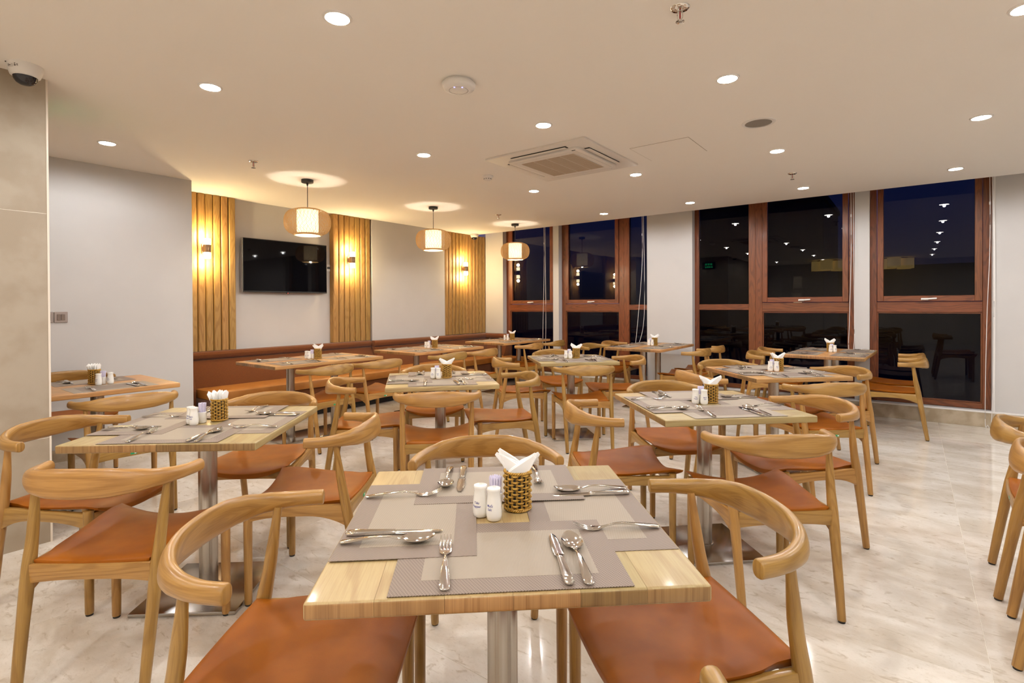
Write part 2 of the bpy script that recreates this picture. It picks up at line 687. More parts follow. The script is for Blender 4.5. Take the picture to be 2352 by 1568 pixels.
# ceiling with a blind pocket in front of the window wall
POCKET = 6.90
ce = struct('ceiling', multi_box([(-6.4, X1 + 0.2, Y0 - 0.2, POCKET, CEIL, CEIL + 0.36)]), CEIL_M)
obj('pocket_lid', box(-6.4, X1 + 0.2, POCKET - 0.02, WY + 0.3, CEIL + 0.34, CEIL + 0.42), CEIL_M, ce)

# walls
struct('wall_sofa', box(WX - 0.2, WX, 2.0, WY + 0.2, 0, CEIL), WALL_M)
struct('wall_sofa_block', box(WX, -6.095, 4.725, 6.185, 0, CEIL), WALL_M)
struct('wall_left', box(-6.4, -5.58, Y0, 2.185, 0, CEIL), WALL_M)
struct('baseboard_left', box(-5.58, -5.568, 0.7, 2.185, 0, 0.10), SKIRT)
struct('wall_back', box(-6.4, X1 + 0.2, Y0 - 0.2, Y0, 0, CEIL), WALL_M)
struct('wall_right', box(X1, X1 + 0.2, Y0, WY + 0.2, 0, CEIL), WALL_M)

# tiled column at the left edge
colm = struct('wall_left_column', box(-5.57, -3.7215, Y0, 0.7405, 0, CEIL), GROUT)
for (z0, z1) in ((0.0, 0.565), (0.568, 1.776), (1.779, CEIL)):
    for (y0, y1) in ((-1.66, -0.462), (-0.459, 0.742)):
        obj('tile', box(-3.735, -3.72, y0, y1, z0, z1, 0.0004, 1), COL_TILE, colm)
    for (x0, x1) in ((-5.57, -4.925), (-4.922, -3.724)):
        obj('tile', box(x0, x1, 0.73, 0.742, z0, z1, 0.001, 1), COL_TILE, colm)
struct('trim_1', box(-3.727, -3.718, 0.738, 0.747, 0, CEIL), plain('corner_bead', (0.74, 0.66, 0.56), 0.4))

# ------------------------------------------------------------------ window wall
OPEN = [(-5.705, -4.663), (-4.554, -3.05), (-2.396, -0.526), (-0.385, 0.655)]
SILL, TOPW = 0.165, 2.80
xs = [-6.4] + [v for o_ in OPEN for v in o_] + [X1 + 0.2]
boxes = []
for k in range(0, len(xs), 2):
    boxes.append((xs[k], xs[k + 1], WY, WY + 0.3, 0, 2.84))
for (a, b) in OPEN:
    boxes.append((a, b, WY, WY + 0.3, 0, SILL - 0.004))
struct('wall_window', multi_box(boxes), WALL_M)
struct('baseboard_window', box(-6.18, X1, WY - 0.022, WY - 0.002, 0, SILL - 0.018, 0.002, 1), SKIRT)
struct('trim_2', box(-6.18, X1, WY - 0.024, WY + 0.001, SILL - 0.018, SILL, 0.003, 1), WHITE_P)
struct('trim_3', box(0.662, 0.675, WY - 0.004, WY + 0.01, SILL, 2.6), WHITE_P)

FY = WY + 0.10     # front face of the window frames
OUT_D = 0.07


def bar(par, name, x0, x1, z0, z1, y0, y1, vert):
    return obj(name, box(x0, x1, y0, y1, z0, z1, 0.0025, 1, axis=2 if vert else 0), FRAME, par)


def pane(par, x0, x1, z0, z1, y):
    obj('pane', box(x0, x1, y, y + 0.006, z0, z1), GLASS, par)


def handle(par, x, z):
    h = obj('handle', multi_box([(x - 0.035, x + 0.03, FY - 0.028, FY - 0.018, z - 0.012, z + 0.012)], 0.004), WHITE_P, par)
    bmx = tube([(x - 0.02, FY - 0.022, z), (x - 0.02, FY - 0.05, z), (x + 0.01, FY - 0.058, z + 0.001), (x + 0.10, FY - 0.058, z + 0.006)], 0.009, 8)
    obj('lever', bmx, WHITE_P, h)


def casement(root, x0, x1, jl, jr):
    """Opening light above a transom and a fixed light below, between two jambs."""
    t0, t1 = 1.165, 1.292           # transom
    bar(root, 'frame_member', x0, x0 + jl, SILL, TOPW, FY, FY + OUT_D, True)
    bar(root, 'frame_member', x1 - jr, x1, SILL, TOPW, FY, FY + OUT_D, True)
    a, b = x0 + jl, x1 - jr
    bar(root, 'frame_member', a, b, TOPW - 0.06, TOPW, FY, FY + OUT_D, False)
    bar(root, 'frame_member', a, b, SILL, 0.222, FY, FY + OUT_D, False)
    bar(root, 'transom', a, b, t0 + 0.012, t1, FY, FY + OUT_D, False)
    # beads round the fixed pane
    for (p, q, z0, z1, v) in ((a, a + 0.014, 0.222, t0 + 0.012, True), (b - 0.014, b, 0.222, t0 + 0.012, True),
                              (a + 0.014, b - 0.014, t0 - 0.004, t0 + 0.012, False), (a + 0.014, b - 0.014, 0.222, 0.236, False)):
        bar(root, 'glazing_bead', p, q, z0, z1, FY + 0.012, FY + 0.04, v)
    pane(root, a + 0.01, b - 0.01, 0.228, t0, FY + 0.03)
    # sash
    s0, s1, sw = t1 + 0.004, TOPW - 0.065, 0.062
    sash = obj('sash', box(a + 0.003, a + sw, FY - 0.018, FY + 0.05, s0, s1, 0.004, 1, axis=2), FRAME, root)
    bar(sash, 'sash_rail', b - sw, b - 0.003, s0, s1, FY - 0.018, FY + 0.05, True)
    bar(sash, 'sash_rail', a + sw, b - sw, s0, s0 + sw, FY - 0.018, FY + 0.05, False)
    bar(sash, 'sash_rail', a + sw, b - sw, s1 - sw, s1, FY - 0.018, FY + 0.05, False)
    obj('sash_pane', box(a + sw - 0.004, b - sw + 0.004, FY + 0.012, FY + 0.018, s0 + sw - 0.004, s1 - sw + 0.004), GLASS, sash)
    handle(sash, (a + b) / 2 - 0.02, s0 + 0.024)


def fixed(root, x0, x1, jl, jr):
    t0, t1 = 1.198, 1.275
    if jl:
        bar(root, 'frame_member', x0, x0 + jl, SILL, TOPW, FY, FY + OUT_D, True)
    if jr:
        bar(root, 'frame_member', x1 - jr, x1, SILL, TOPW, FY, FY + OUT_D, True)
    a, b = x0 + jl, x1 - jr
    bar(root, 'frame_member', a, b, TOPW - 0.06, TOPW, FY, FY + OUT_D, False)
    bar(root, 'frame_member', a, b, SILL, 0.222, FY, FY + OUT_D, False)
    bar(root, 'transom', a, b, t0, t1, FY, FY + OUT_D, False)
    pane(root, a - 0.002, b + 0.002, t1 - 0.002, TOPW - 0.058, FY + 0.03)
    pane(root, a - 0.002, b + 0.002, 0.22, t0 + 0.002, FY + 0.03)


wn1 = struct_root('window_1')
casement(wn1, -5.705, -4.663, 0.085, 0.055)
wn2 = struct_root('window_2')
casement(wn2, -4.554, -3.455, 0.07, 0.082)
fixed(wn2, -3.455, -3.05, 0.082, 0.04)
wn3 = struct_root('window_3')
fixed(wn3, -2.396, -1.614, 0.058, 0.082)
casement(wn3, -1.614, -0.526, 0.082, 0.066)
wn4 = struct_root('window_4')
casement(wn4, -0.385, 0.655, 0.066, 0.068)


# far buildings beyond the glass
def far_building(x, y, wx, wy, h, lits, label):
    t = thing('building', label, 'building', (x, y, -3))
    obj('facade', box(-wx / 2, wx / 2, -wy / 2, wy / 2, 0, h + 3), FAR_M, t)
    obj('parapet', box(-wx / 2 - 0.2, wx / 2 + 0.2, -wy / 2 - 0.2, wy / 2 + 0.2, h + 3, h + 3.5), FAR_M, t)
    for (lx, lz) in lits:
        obj('lit_window', box(lx - 0.35, lx + 0.35, -wy / 2 - 0.08, -wy / 2 + 0.02, lz + 3, lz + 4.1), FAR_LIT, t)


far_building(-14, 62, 15, 12, 11.0, [(5.4, 1.2), (5.4, 2.8)], 'dark building seen through the third window at dusk')
far_building(6, 78, 26, 12, 5.0, [(-10.0, 0.8)], 'low dark building far beyond the fourth window')
struct('ground', box(-150, 150, 8.0, 200, -3.2, -3.0), plain('night_ground', (0.02, 0.02, 0.02), 0.9))


# blind cords
def cord(x, z0, dx, label):
    y = WY - 0.06
    L = [(x, y, 2.84), (x + 0.004, y, 1.9), (x + dx * 0.6, y, 1.1), (x + dx, y, z0 + 0.08),
         (x + dx + 0.02, y, z0), (x + dx + 0.05, y, z0 + 0.08), (x + 0.035, y, 1.2), (x + 0.02, y, 2.84)]
    t = thing('blind_cord', label, 'cord', (0, 0, 0))
    obj('loop', tube(catmull(L, 60), 0.0032, 6), CORD_M, t)
    obj('connector', tube([(x + 0.003, y, 2.30), (x + 0.003, y, 2.27)], 0.006, 8), CORD_M, t)


cord(-4.80, 0.35, -0.03, 'white looped blind cord hanging at the right of the leftmost window')
cord(-3.10, 0.62, -0.10, 'white looped blind cord hanging before the narrow fixed pane beside the wide pillar')
cord(-0.56, 0.70, -0.02, 'white looped blind cord beside the narrow white pillar')
cord(0.625, 0.03, -0.03, 'long white blind cord at the right edge of the rightmost window')


# ------------------------------------------------------------------ slat panels and sconces
def slat_panel(y0, y1, label):
    t = thing('slat_panel', label, 'panelling', (WX, y0, 0))
    obj('backing_board', box(0.002, 0.06, 0, y1 - y0, 0.79, CEIL - 0.004, axis=2), SLAT, t)
    p = 0.083
    n = int(round((y1 - y0) / p))
    p = (y1 - y0) / n
    prof = [(0.058, 0.004), (0.074, 0.004), (0.083, 0.012), (0.0865, p * 0.5), (0.083, p - 0.012), (0.074, p - 0.004), (0.058, p - 0.004)]
    prof = [(a, max(0.002, b)) for a, b in prof]
    me = prism(prof, 2, 0.79, CEIL - 0.004, 'slat', 0.0, 2)
    me.materials.append(SLAT)
    for k in range(n):
        obj('slat', me, None, t, (0, k * p, 0))


slat_panel(2.20, 2.845, 'ribbed oak slat panel at the left end of the sofa, left of the television')
slat_panel(4.10, 4.705, 'ribbed oak slat panel between the television and the plain wall block')
slat_panel(6.19, 7.225, 'wide ribbed oak slat panel in the far corner beside the windows')


def sconce(y, label):
    x = WX + 0.089
    t = thing('wall_sconce', label, 'wall lamp', (x, y, 1.895), 0, 'cylinder sconces on the slat panels')
    obj('wall_plate', box(0, 0.008, -0.022, 0.022, -0.055, 0.055, 0.003, 1), BRONZE, t)
    obj('arm', box(0.006, 0.055, -0.012, 0.012, -0.03, 0.03, 0.003, 1), BRONZE, t)
    obj('body', lathe([(0.037, -0.042), (0.039, -0.036), (0.039, 0.036), (0.037, 0.042)], 24), BRONZE, t, (0.085, 0, 0))
    for s in (1, -1):
        obj('glass_shade', lathe([(0.030, 0.0), (0.034, 0.004), (0.034, 0.060), (0.030, 0.064)], 24), SCONCE_GLASS, t,
            (0.085, 0, 0.042 if s > 0 else -0.106))
    for s in (1, -1):
        add_point(x + 0.085, y, 1.895 + s * 0.15, 13.0, (1.0, 0.72, 0.36), 0.03)


sconce(2.50, 'lit cylinder sconce on the slat panel left of the television')
sconce(4.335, 'lit cylinder sconce on the slat panel right of the television')
sconce(6.60, 'lit cylinder sconce on the corner slat panel')

# television
tv = thing('television', 'large flat black television hanging on the wall above the sofa', 'television', (WX, 3.46, 1.755))
obj('wall_bracket', box(0.0, 0.05, -0.25, 0.25, -0.15, 0.15), BLACK, tv)
obj('casing', box(0.045, 0.085, -0.545, 0.545, -0.315, 0.312, 0.004, 1), BLACK, tv)
obj('screen', box(0.084, 0.087, -0.535, 0.535, -0.298, 0.303), SCREEN, tv)
obj('edge_trim', box(0.05, 0.084, -0.549, -0.545, -0.315, 0.312), CHROME, tv)
led = obj('sensor_bump', box(0.07, 0.088, -0.02, 0.02, -0.327, -0.312, 0.002, 1), BLACK, tv)
obj('standby_light', box(0.088, 0.0885, -0.003, 0.006, -0.324, -0.318), RED_LED, led)
sk = thing('wall_socket', 'pale grey wall socket at the right edge of the television', 'socket', (WX, 4.07, 1.78))
obj('plate', box(0, 0.01, -0.035, 0.035, -0.045, 0.045, 0.003, 1), WHITE_P, sk)
obj('plug', box(0.01, 0.03, -0.015, 0.02, -0.012, 0.012, 0.003, 1), BLACK, sk)

# switches
for i, y in enumerate((1.096, 1.187)):
    s_ = thing('switch_plate', ('taupe light switch plate partly hidden by the tiled column', 'taupe double light switch plate on the grey wall, fully in view')[i],
               'switch', (-5.58, y, 1.19), 0)
    obj('plate', box(0, 0.009, -0.044, 0.044, -0.044, 0.044, 0.003, 1), SWITCH_M, s_)
    for dy in (-0.0135, 0.0135):
        obj('rocker', box(0.008, 0.013, dy - 0.0125, dy + 0.0125, -0.025, 0.025, 0.002, 1), ROCKER_M, s_)

# ------------------------------------------------------------------ sofa
sofa = thing('corner_sofa', 'long rust-brown fabric banquette running along the slat wall into the window corner', 'sofa', (0, 0, 0))


def back_sec(y0, y1, off):
    bk = -6.17 + (0.082 if off else 0)
    prof = [(bk, 0.33), (bk, 0.70), (-6.085 + off, 0.70), (-6.065 + off, 0.69), (-5.935 + off, 0.40), (-5.935 + off, 0.33)]
    obj('backrest', prism(prof, 1, y0, y1, 'backrest', 0.008), FABRIC, sofa)
    prof = [(bk, 0.702), (bk, 0.765), (bk + 0.015, 0.785), (-6.10 + off, 0.788), (-6.065 + off, 0.778), (-6.05 + off, 0.752), (-6.055 + off, 0.722), (-6.075 + off, 0.702)]
    obj('top_roll', prism(prof, 1, y0, y1, 'top_roll', 0.006), FABRIC, sofa)


for (y0, y1, off) in ((2.33, 4.685, 0.0), (4.69, 5.90, 0.075), (5.905, 7.20, 0.075)):
    back_sec(y0, y1, off)
obj('seat_cushion', prism([(-5.99, 0.33), (-5.99, 0.415), (-5.52, 0.425), (-5.49, 0.412), (-5.485, 0.33)], 1, 2.34, 7.2, 'seat', 0.006), FABRIC_SEAT, sofa)
obj('seat_base', box(-6.085, -5.50, 2.34, 7.2, 0.075, 0.328, 0.006, 1), FABRIC, sofa)
obj('plinth', box(-6.085, -5.56, 2.36, 7.18, 0.0, 0.074), DARK, sofa)
obj('arm_wing', prism([(-6.17, 0.0), (-6.17, 0.755), (-6.02, 0.755), (-5.99, 0.735), (-5.86, 0.40), (-5.86, 0.0)], 1, 2.19, 2.325, 'arm', 0.008), FABRIC, sofa)
# short return along the window wall
obj('return_backrest', prism([(7.20, 0.33), (7.20, 0.70), (7.10, 0.69), (6.97, 0.40), (6.97, 0.33)], 0, -5.93, -5.50, 'rb', 0.008), FABRIC, sofa)
obj('return_top_roll', prism([(7.20, 0.702), (7.20, 0.775), (7.17, 0.787), (7.10, 0.782), (7.08, 0.752), (7.09, 0.715), (7.11, 0.702)], 0, -6.06, -5.50, 'rt', 0.006), FABRIC, sofa)
obj('return_seat', box(-5.49, -5.20, 6.62, 7.18, 0.33, 0.41, 0.01, 2), FABRIC_SEAT, sofa)
obj('return_base', box(-5.495, -5.22, 6.66, 7.18, 0.075, 0.328, 0.006, 1), FABRIC, sofa)

# ------------------------------------------------------------------ dining chair
def chair_parts():
    P = {}
    half = [(0.0, -0.262, 0.706), (0.085, -0.255, 0.706), (0.155, -0.232, 0.705), (0.207, -0.192, 0.703), (0.240, -0.142, 0.701), (0.257, -0.095, 0.700), (0.266, -0.040, 0.700)]
    pts = [(-x, y, z) for x, y, z in reversed(half[1:])] + half
    curve = catmull(pts, 44)
    hh = [0.0485, 0.0465, 0.039, 0.029, 0.0235, 0.0215, 0.0215]
    ww = [0.0135, 0.0145, 0.0165, 0.0180, 0.0185, 0.0180, 0.0175]
    tl = [0.20, 0.20, 0.16, 0.10, 0.04, 0.0, 0.0]

    def sect(u):
        a = abs(2 * u - 1)
        return lerp_list(ww, a), lerp_list(hh, a), lerp_list(tl, a)
    me = sweep(curve, sect, 18, True, name='back_rail', power=0.86)
    bm = bmesh.new()
    bm.from_mesh(me)
    big = [f for f in bm.faces if len(f.verts) > 4]
    es = {e for f in big for e in f.edges}
    bmesh.ops.bevel(bm, geom=list(es), offset=0.004, segments=2, profile=0.5, affect='EDGES')
    bm.to_mesh(me)
    bm.free()
    sharp(me, 50)
    P['back_rail'] = me
    for s in (-1, 1):
        path = catmull([(0.200 * s, -0.262, 0.008), (0.204 * s, -0.232, 0.20), (0.2075 * s, -0.2, 0.395), (0.211 * s, -0.176, 0.53), (0.218 * s, -0.156, 0.688)], 22)
        rad = [0.0155, 0.0175, 0.0200, 0.0165, 0.0105]
        P['rear%d' % s] = sweep(path, lambda u: (lerp_list(rad, u), lerp_list(rad, u) * 1.08, 0), 14, True, Vector((0, 1, 0)), name='rear_leg')
        path = [Vector((0.221 * s, 0.218, z)) for z in (0.008, 0.012, 0.2, 0.40, 0.432)]
        rad2 = [0.0145, 0.0158, 0.0172, 0.0185, 0.0185]
        P['front%d' % s] = sweep(path, lambda u: (lerp_list(rad2, u), lerp_list(rad2, u), 0), 14, True, Vector((0, 1, 0)), name='front_leg')
    P['glide'] = lathe([(0.0125, 0.0), (0.0135, 0.002), (0.0135, 0.012)], 14)

    def arch(x0, x1, zt0, zt1, d0, dm, d1, n=12):
        top = [(x0 + (x1 - x0) * i / n, zt0 + (zt1 - zt0) * i / n) for i in range(n + 1)]
        bot = []
        for i in range(n + 1):
            u = i / n
            d = dm + (d0 - dm) * max(0, 1 - u / 0.42) ** 2.2 + (d1 - dm) * max(0, (u - 0.6) / 0.4) ** 2.2
            bot.append((top[i][0], top[i][1] - d))
        return top + bot[::-1]
    P['apron_front'] = prism(arch(-0.208, 0.208, 0.418, 0.418, 0.052, 0.046, 0.052), 1, 0.209, 0.231, 'apron', 0.002, 0)
    P['apron_rear'] = prism(arch(-0.195, 0.195, 0.428, 0.428, 0.062, 0.052, 0.062), 1, -0.214, -0.192, 'apron', 0.002, 0)
    for s in (-1, 1):
        me = prism(arch(-0.195, 0.207, 0.424, 0.420, 0.088, 0.044, 0.062), 0, -0.011, 0.011, 'apron', 0.002, 1)
        me.transform(Matrix.Translation((0.213 * s, 0, 0)) @ Matrix.Rotation(R(-1.9 * s), 4, 'Z'))
        P['apron_side%d' % s] = me
    # saddle seat
    nx, ny = 24, 22
    W = [0.187, 0.190, 0.209, 0.216, 0.221, 0.226, 0.230, 0.232, 0.231]
    ZC = [0.446, 0.440, 0.436, 0.433, 0.431, 0.431, 0.431, 0.428, 0.414]
    RI = [0.004, 0.006, 0.009, 0.013, 0.018, 0.023, 0.029, 0.036, 0.046]
    vs, fs = [], []

    def lin(L, u):
        s = u * (len(L) - 1)
        k = min(int(s), len(L) - 2)
        return L[k] + (L[k + 1] - L[k]) * (s - k)

    def row(u, top):
        wd = lin(W, u)
        for i in range(nx + 1):
            q = -1 + 2 * i / nx
            q = math.copysign(abs(q) ** 0.8, q)
            x = q * wd
            yr = -0.212 + 0.008 * q * q
            yf = 0.256 + 0.015 * q * q
            y = yr + (yf - yr) * u
            ed = max(abs(q) ** 9, abs(2 * u - 1) ** 16)
            zt = lin(ZC, u) + lin(RI, u) * q * q
            th = 0.038 - 0.013 * abs(q) ** 3 * min(1.0, u * 2)
            if top:
                vs.append((x, y, zt - 0.011 * ed))
            else:
                vs.append((x * 0.975, y * 0.985, zt - th + 0.004 * ed))
    for top in (True, False):
        for j in range(ny + 1):
            u = j / ny
            u = 0.5 - 0.5 * math.cos(PI * u) if True else u
            row(u, top)
    S = nx + 1
    T = S * (ny + 1)
    for j in range(ny):
        for i in range(nx):
            a = j * S + i
            fs.append((a, a + 1, a + S + 1, a + S))
            fs.append((T + a, T + a + S, T + a + S + 1, T + a + 1))
    ring = [i for i in range(S)] + [j * S + nx for j in range(1, ny + 1)] + [ny * S + i for i in range(nx - 1, -1, -1)] + [j * S for j in range(ny - 1, 0, -1)]
    for k in range(len(ring)):
        a, b = ring[k], ring[(k + 1) % len(ring)]
        fs.append((b, a, T + a, T + b))
    P['seat'] = sharp(mk('seat', vs, fs), 75)
    P['sticker'] = box(-0.016, 0.016, -0.2152, -0.2142, 0.385, 0.398)
    P['mark'] = box(0.004, 0.013, -0.2156, -0.2151, 0.388, 0.395)
    return P


CP = chair_parts()


def make_chair(label):
    t = thing('dining_chair', label, 'chair', group='tan leather dining chairs')
    obj('seat', CP['seat'], LEATHER, t)
    obj('back_rail', CP['back_rail'], CH_WOOD, t)
    for s in (-1, 1):
        for k, gx, gy in (('front', 0.221, 0.218), ('rear', 0.200, -0.262)):
            lg = obj('leg', CP['%s%d' % (k, s)], CH_WOOD, t)
            obj('glide', CP['glide'], RUBBER, lg, (gx * s, gy, 0))
    for k in ('apron_front', 'apron_rear', 'apron_side-1', 'apron_side1'):
        obj('apron', CP[k], CH_WOOD, t)
    st = obj('sticker', CP['sticker'], GREEN, t)
    st['label'] = 'small green sticker on the rear apron'
    obj('sticker_mark', CP['mark'], PAPER, st)
    return t


CHAIRS = [
    (-1.207, 0.716, -52.8, 'chair on the left of the front centre table, curved rail in the lower left foreground'),
    (-0.487, 1.362, 137.8, 'chair on the right of the front centre table, rail end pointing at the camera'),
    (-1.187, 1.412, -137.2, 'chair behind the front centre table facing the camera, rail above the napkins'),
    (-0.457, 0.650, 46.5, 'chair nearest the camera, only its rail tip showing at the bottom edge'),
    (-2.284, 0.689, 39.1, 'chair at the near side of the front left table, seen from behind'),
    (-3.000, 0.733, -59.0, 'chair on the left of the front left table beside the tiled column'),
    (-2.204, 1.394, 127.2, 'chair on the right of the front left table'),
    (-2.913, 1.497, -138.7, 'chair on the far side of the front left table, behind its basket'),
    (-1.255, 2.570, -48.1, 'chair on the left of the front right table'),
    (-0.543, 2.524, 40.0, 'chair at the near side of the front right table, swirling grain on its back'),
    (-0.512, 3.219, 136.5, 'chair on the right of the front right table with its rail end turned left'),
    (-1.217, 3.297, -136.7, 'chair on the far side of the front right table facing the camera'),
    (-2.454, 2.418, 44.3, 'chair at the near side of the pale middle table, seen squarely from behind'),
    (-2.490, 3.150, 140.6, 'chair on the right of the pale middle table'),
    (-3.150, 2.386, -43.3, 'chair on the left of the pale middle table'),
    (-3.225, 3.139, -132.7, 'chair on the far side of the pale middle table'),
    (-2.384, 4.178, 44.4, 'chair at the near side of the rear middle table, seen from behind'),
    (-3.139, 4.241, -44.0, 'chair on the left of the rear middle table'),
    (-2.409, 4.935, 136.3, 'chair on the right of the rear middle table'),
    (-3.227, 5.085, -135.0, 'chair on the far side of the rear middle table'),
    (-0.546, 5.014, 135.1, 'chair on the right of the rear right table'),
    (-0.540, 4.252, 41.9, 'chair at the near side of the rear right table'),
    (-1.249, 4.268, -43.8, 'chair on the left of the rear right table, rail behind the tall napkins'),
    (-1.296, 4.980, -137.0, 'chair on the far side of the rear right table'),
    (-4.325, 2.760, 94.0, 'left chair at the sofa table under the television, green sticker on its apron'),
    (-4.330, 3.352, 88.0, 'right chair at the sofa table under the television'),
    (-4.312, 4.310, 95.0, 'left chair at the second sofa table'),
    (-4.312, 4.880, 96.0, 'right chair at the second sofa table'),
    (-4.400, 6.021, 94.1, 'left chair at the corner sofa table'),
    (-4.420, 6.642, 97.4, 'right chair at the corner sofa table, against the narrow white pillar'),
    (-3.300, 6.330, -93.7, 'near left chair at the long table before the wide white pillar'),
    (-3.300, 6.920, -90.8, 'far left chair at the long table before the wide white pillar'),
    (-2.180, 6.340, 89.0, 'near right chair at the long table before the wide white pillar'),
    (-2.178, 6.920, 86.9, 'far right chair at the long table before the wide white pillar'),
    (-1.205, 6.330, -90.3, 'near left chair at the long table under the right windows'),
    (-1.223, 6.920, -89.2, 'far left chair at the long table under the right windows'),
    (-0.147, 6.370, 90.2, 'near right chair in profile at the long table under the right windows'),
    (-0.155, 6.935, 90.8, 'far right chair in profile at the long table under the right windows'),
    (-3.945, 1.140, 86.7, 'chair in front of the far left table beside the tiled column'),
    (-5.237, 1.186, -93.7, 'chair behind the far left table, against the grey wall'),
    (0.565, 3.230, -92.3, 'farther of the two chairs cut off by the right edge of the picture'),
    (0.569, 2.682, -94.1, 'nearer of the two chairs cut off by the right edge of the picture'),
]
chair0 = None
for (x, y, a, lab) in CHAIRS:
    lab = lab
    if chair0 is None:
        chair0 = make_chair(lab)
        chair0.location = (x, y, 0)
        chair0.rotation_euler = (0, 0, R(a))
    else:
        c_ = dup(chair0, (x, y, 0), R(a), lab)
        if 'seen from behind' in lab or 'squarely' in lab or 'swirling' in lab:
            for ch in list(c_.children):
                if ch.name.startswith('sticker'):
                    for g_ in list(ch.children):
                        bpy.data.objects.remove(g_)
                    bpy.data.objects.remove(ch)

# ------------------------------------------------------------------ tables
TH = 0.75
TT = 0.032


def plank_set(width, length, n):
    pw = width / n
    g = 0.0002

    def m(l, r):
        def ed(c, e):
            d = (e.verts[0].co - e.verts[1].co)
            if abs(d.x) > max(abs(d.y), abs(d.z)):      # end edges
                return True
            if abs(d.y) > max(abs(d.x), abs(d.z)):      # long edges
                return (l and c.x < 0) or (r and c.x > 0)
            return (l and c.x < 0) or (r and c.x > 0)
        me = box(-pw / 2 + g, pw / 2 - g, -length / 2, length / 2, -TT, 0, 0.006, 3, axis=1, edges=ed)
        for p_ in me.polygons:
            if abs(p_.normal.y) > 0.9:
                p_.material_index = 1
        return me
    return [m(True, False), m(False, False), m(False, True)], pw


SQ = 0.740
LONG_L, LONG_W = 1.17, 0.72
SETS = {'sq': plank_set(SQ, SQ, 6), 'long': plank_set(LONG_W, LONG_L, 6)}
POLE_ME = lathe([(0.038, 0.016), (0.038, TH - TT - 0.006)], 32)
FLANGE_ME = lathe([(0.060, TH - TT - 0.008), (0.060, TH - TT)], 28)
COLLAR_ME = lathe([(0.046, 0.016), (0.046, 0.022), (0.0385, 0.024)], 28)
PLATE_SQ = box(-0.215, 0.215, -0.215, 0.215, 0.0, 0.017, 0.004, 2)
PLATE_LONG = box(-0.20, 0.20, -0.42, 0.42, 0.0, 0.017, 0.004, 2)


def table(x, y, a, kind, label, plank_rot, mat):
    t = thing('square_dining_table' if kind == 'sq' else 'long_dining_table', label, 'table', (x, y, 0), R(a),
              'square pedestal tables' if kind == 'sq' else 'long two-pole tables')
    meshes, pw = SETS[kind]
    for k in range(6):
        me = meshes[0 if k == 0 else (2 if k == 5 else 1)]
        c = (k - 2.5) * pw
        r = R(90) if plank_rot else 0
        loc = (-c * math.sin(r) + c * math.cos(r) if False else (c if not plank_rot else 0.0), (0.0 if not plank_rot else c), TH)
        o = obj('plank', me, None, t, loc, r)
        if not me.materials:
            me.materials.append(TOP_LIGHT)
            me.materials.append(END_LIGHT)
        for q_, m_ in enumerate((mat, END_LIGHT if mat is TOP_LIGHT else END_OAK)):
            o.material_slots[q_].link = 'OBJECT'
            o.material_slots[q_].material = m_
    poles = [(0, 0)] if kind == 'sq' else [(0, -0.24), (0, 0.24)]
    for (px, py) in poles:
        p = obj('pole', POLE_ME, BRUSHED, t, (px, py, 0))
        obj('flange', FLANGE_ME, BRUSHED, p)
        obj('collar', COLLAR_ME, BRUSHED, p)
    obj('base_plate', PLATE_SQ if kind == 'sq' else PLATE_LONG, PLATE_M, t)
    return t


TABLES = [
    # key, x, y, angle, kind, words, planks turned, material
    ('front centre table', -0.815, 1.024, 41.6, 'sq', 'square pedestal table with pale ash top nearest the camera, set for four', 0, TOP_LIGHT),
    ('front left table', -2.518, 1.043, 40.1, 'sq', 'square pedestal table in the left foreground beside the tiled column', 0, TOP_LIGHT),
    ('front right table', -0.870, 2.812, 43.9, 'sq', 'square pedestal table right of centre with a dark centred placemat in front', 1, TOP_LIGHT),
    ('pale middle table', -2.689, 2.677, 48.3, 'sq', 'small looking pale square table in the middle of the room', 1, TOP_LIGHT),
    ('rear middle table', -2.652, 4.427, 45.1, 'sq', 'square pedestal table in the rear middle, before the second window', 1, TOP_LIGHT),
    ('rear right table', -0.855, 4.474, 44.1, 'sq', 'square pedestal table at the rear right with an oak brown top', 1, TOP_OAK),
    ('television sofa table', -4.74, 2.95, 0, 'long', 'long brown table at the sofa under the television', 0, TOP_OAK),
    ('second sofa table', -4.72, 4.54, 0, 'long', 'long brown table at the middle of the sofa before the plain wall block', 0, TOP_OAK),
    ('corner sofa table', -4.82, 6.25, 0, 'long', 'long brown table at the corner end of the sofa by the first window', 0, TOP_OAK),
    ('pillar table', -2.66, 6.42, 0, 'long', 'long brown table standing before the wide white pillar', 0, TOP_OAK),
    ('window table', -0.69, 6.615, -2.5, 'long', 'long brown table under the two right windows', 0, TOP_OAK),
    ('far left table', -4.378, 1.118, 0, 'sq', 'square table at the far left, half hidden by the tiled column', 0, TOP_OAK),
]
TAB = {}
for (k, x, y, a, kind, lab, pr, mt) in TABLES:
    TAB[k] = table(x, y, a, kind, lab, pr, mt)
    TAB[k]['spot'] = 1

# ------------------------------------------------------------------ placemats
MW, MD, MT = 0.45, 0.30, 0.0012
MAT_B = box(-MW / 2, MW / 2, -MD / 2, MD / 2, 0, MT)
MAT_C = box(-MW / 2 + 0.055, MW / 2 - 0.055, -MD / 2 + 0.05, MD / 2 - 0.05, MT, MT + 0.0003)


def placemat(loc, rz, inv, label):
    t = thing('placemat', label, 'placemat', loc, rz, 'woven placemats')
    a = obj('border_weave', MAT_B, MAT_TAUPE, t)
    b = obj('centre_weave', MAT_C, MAT_BEIGE, t)
    for o_, m_ in ((a, MAT_BEIGE if inv else MAT_TAUPE), (b, MAT_TAUPE if inv else MAT_BEIGE)):
        o_.material_slots[0].link = 'OBJECT'
        o_.material_slots[0].material = m_
    return t


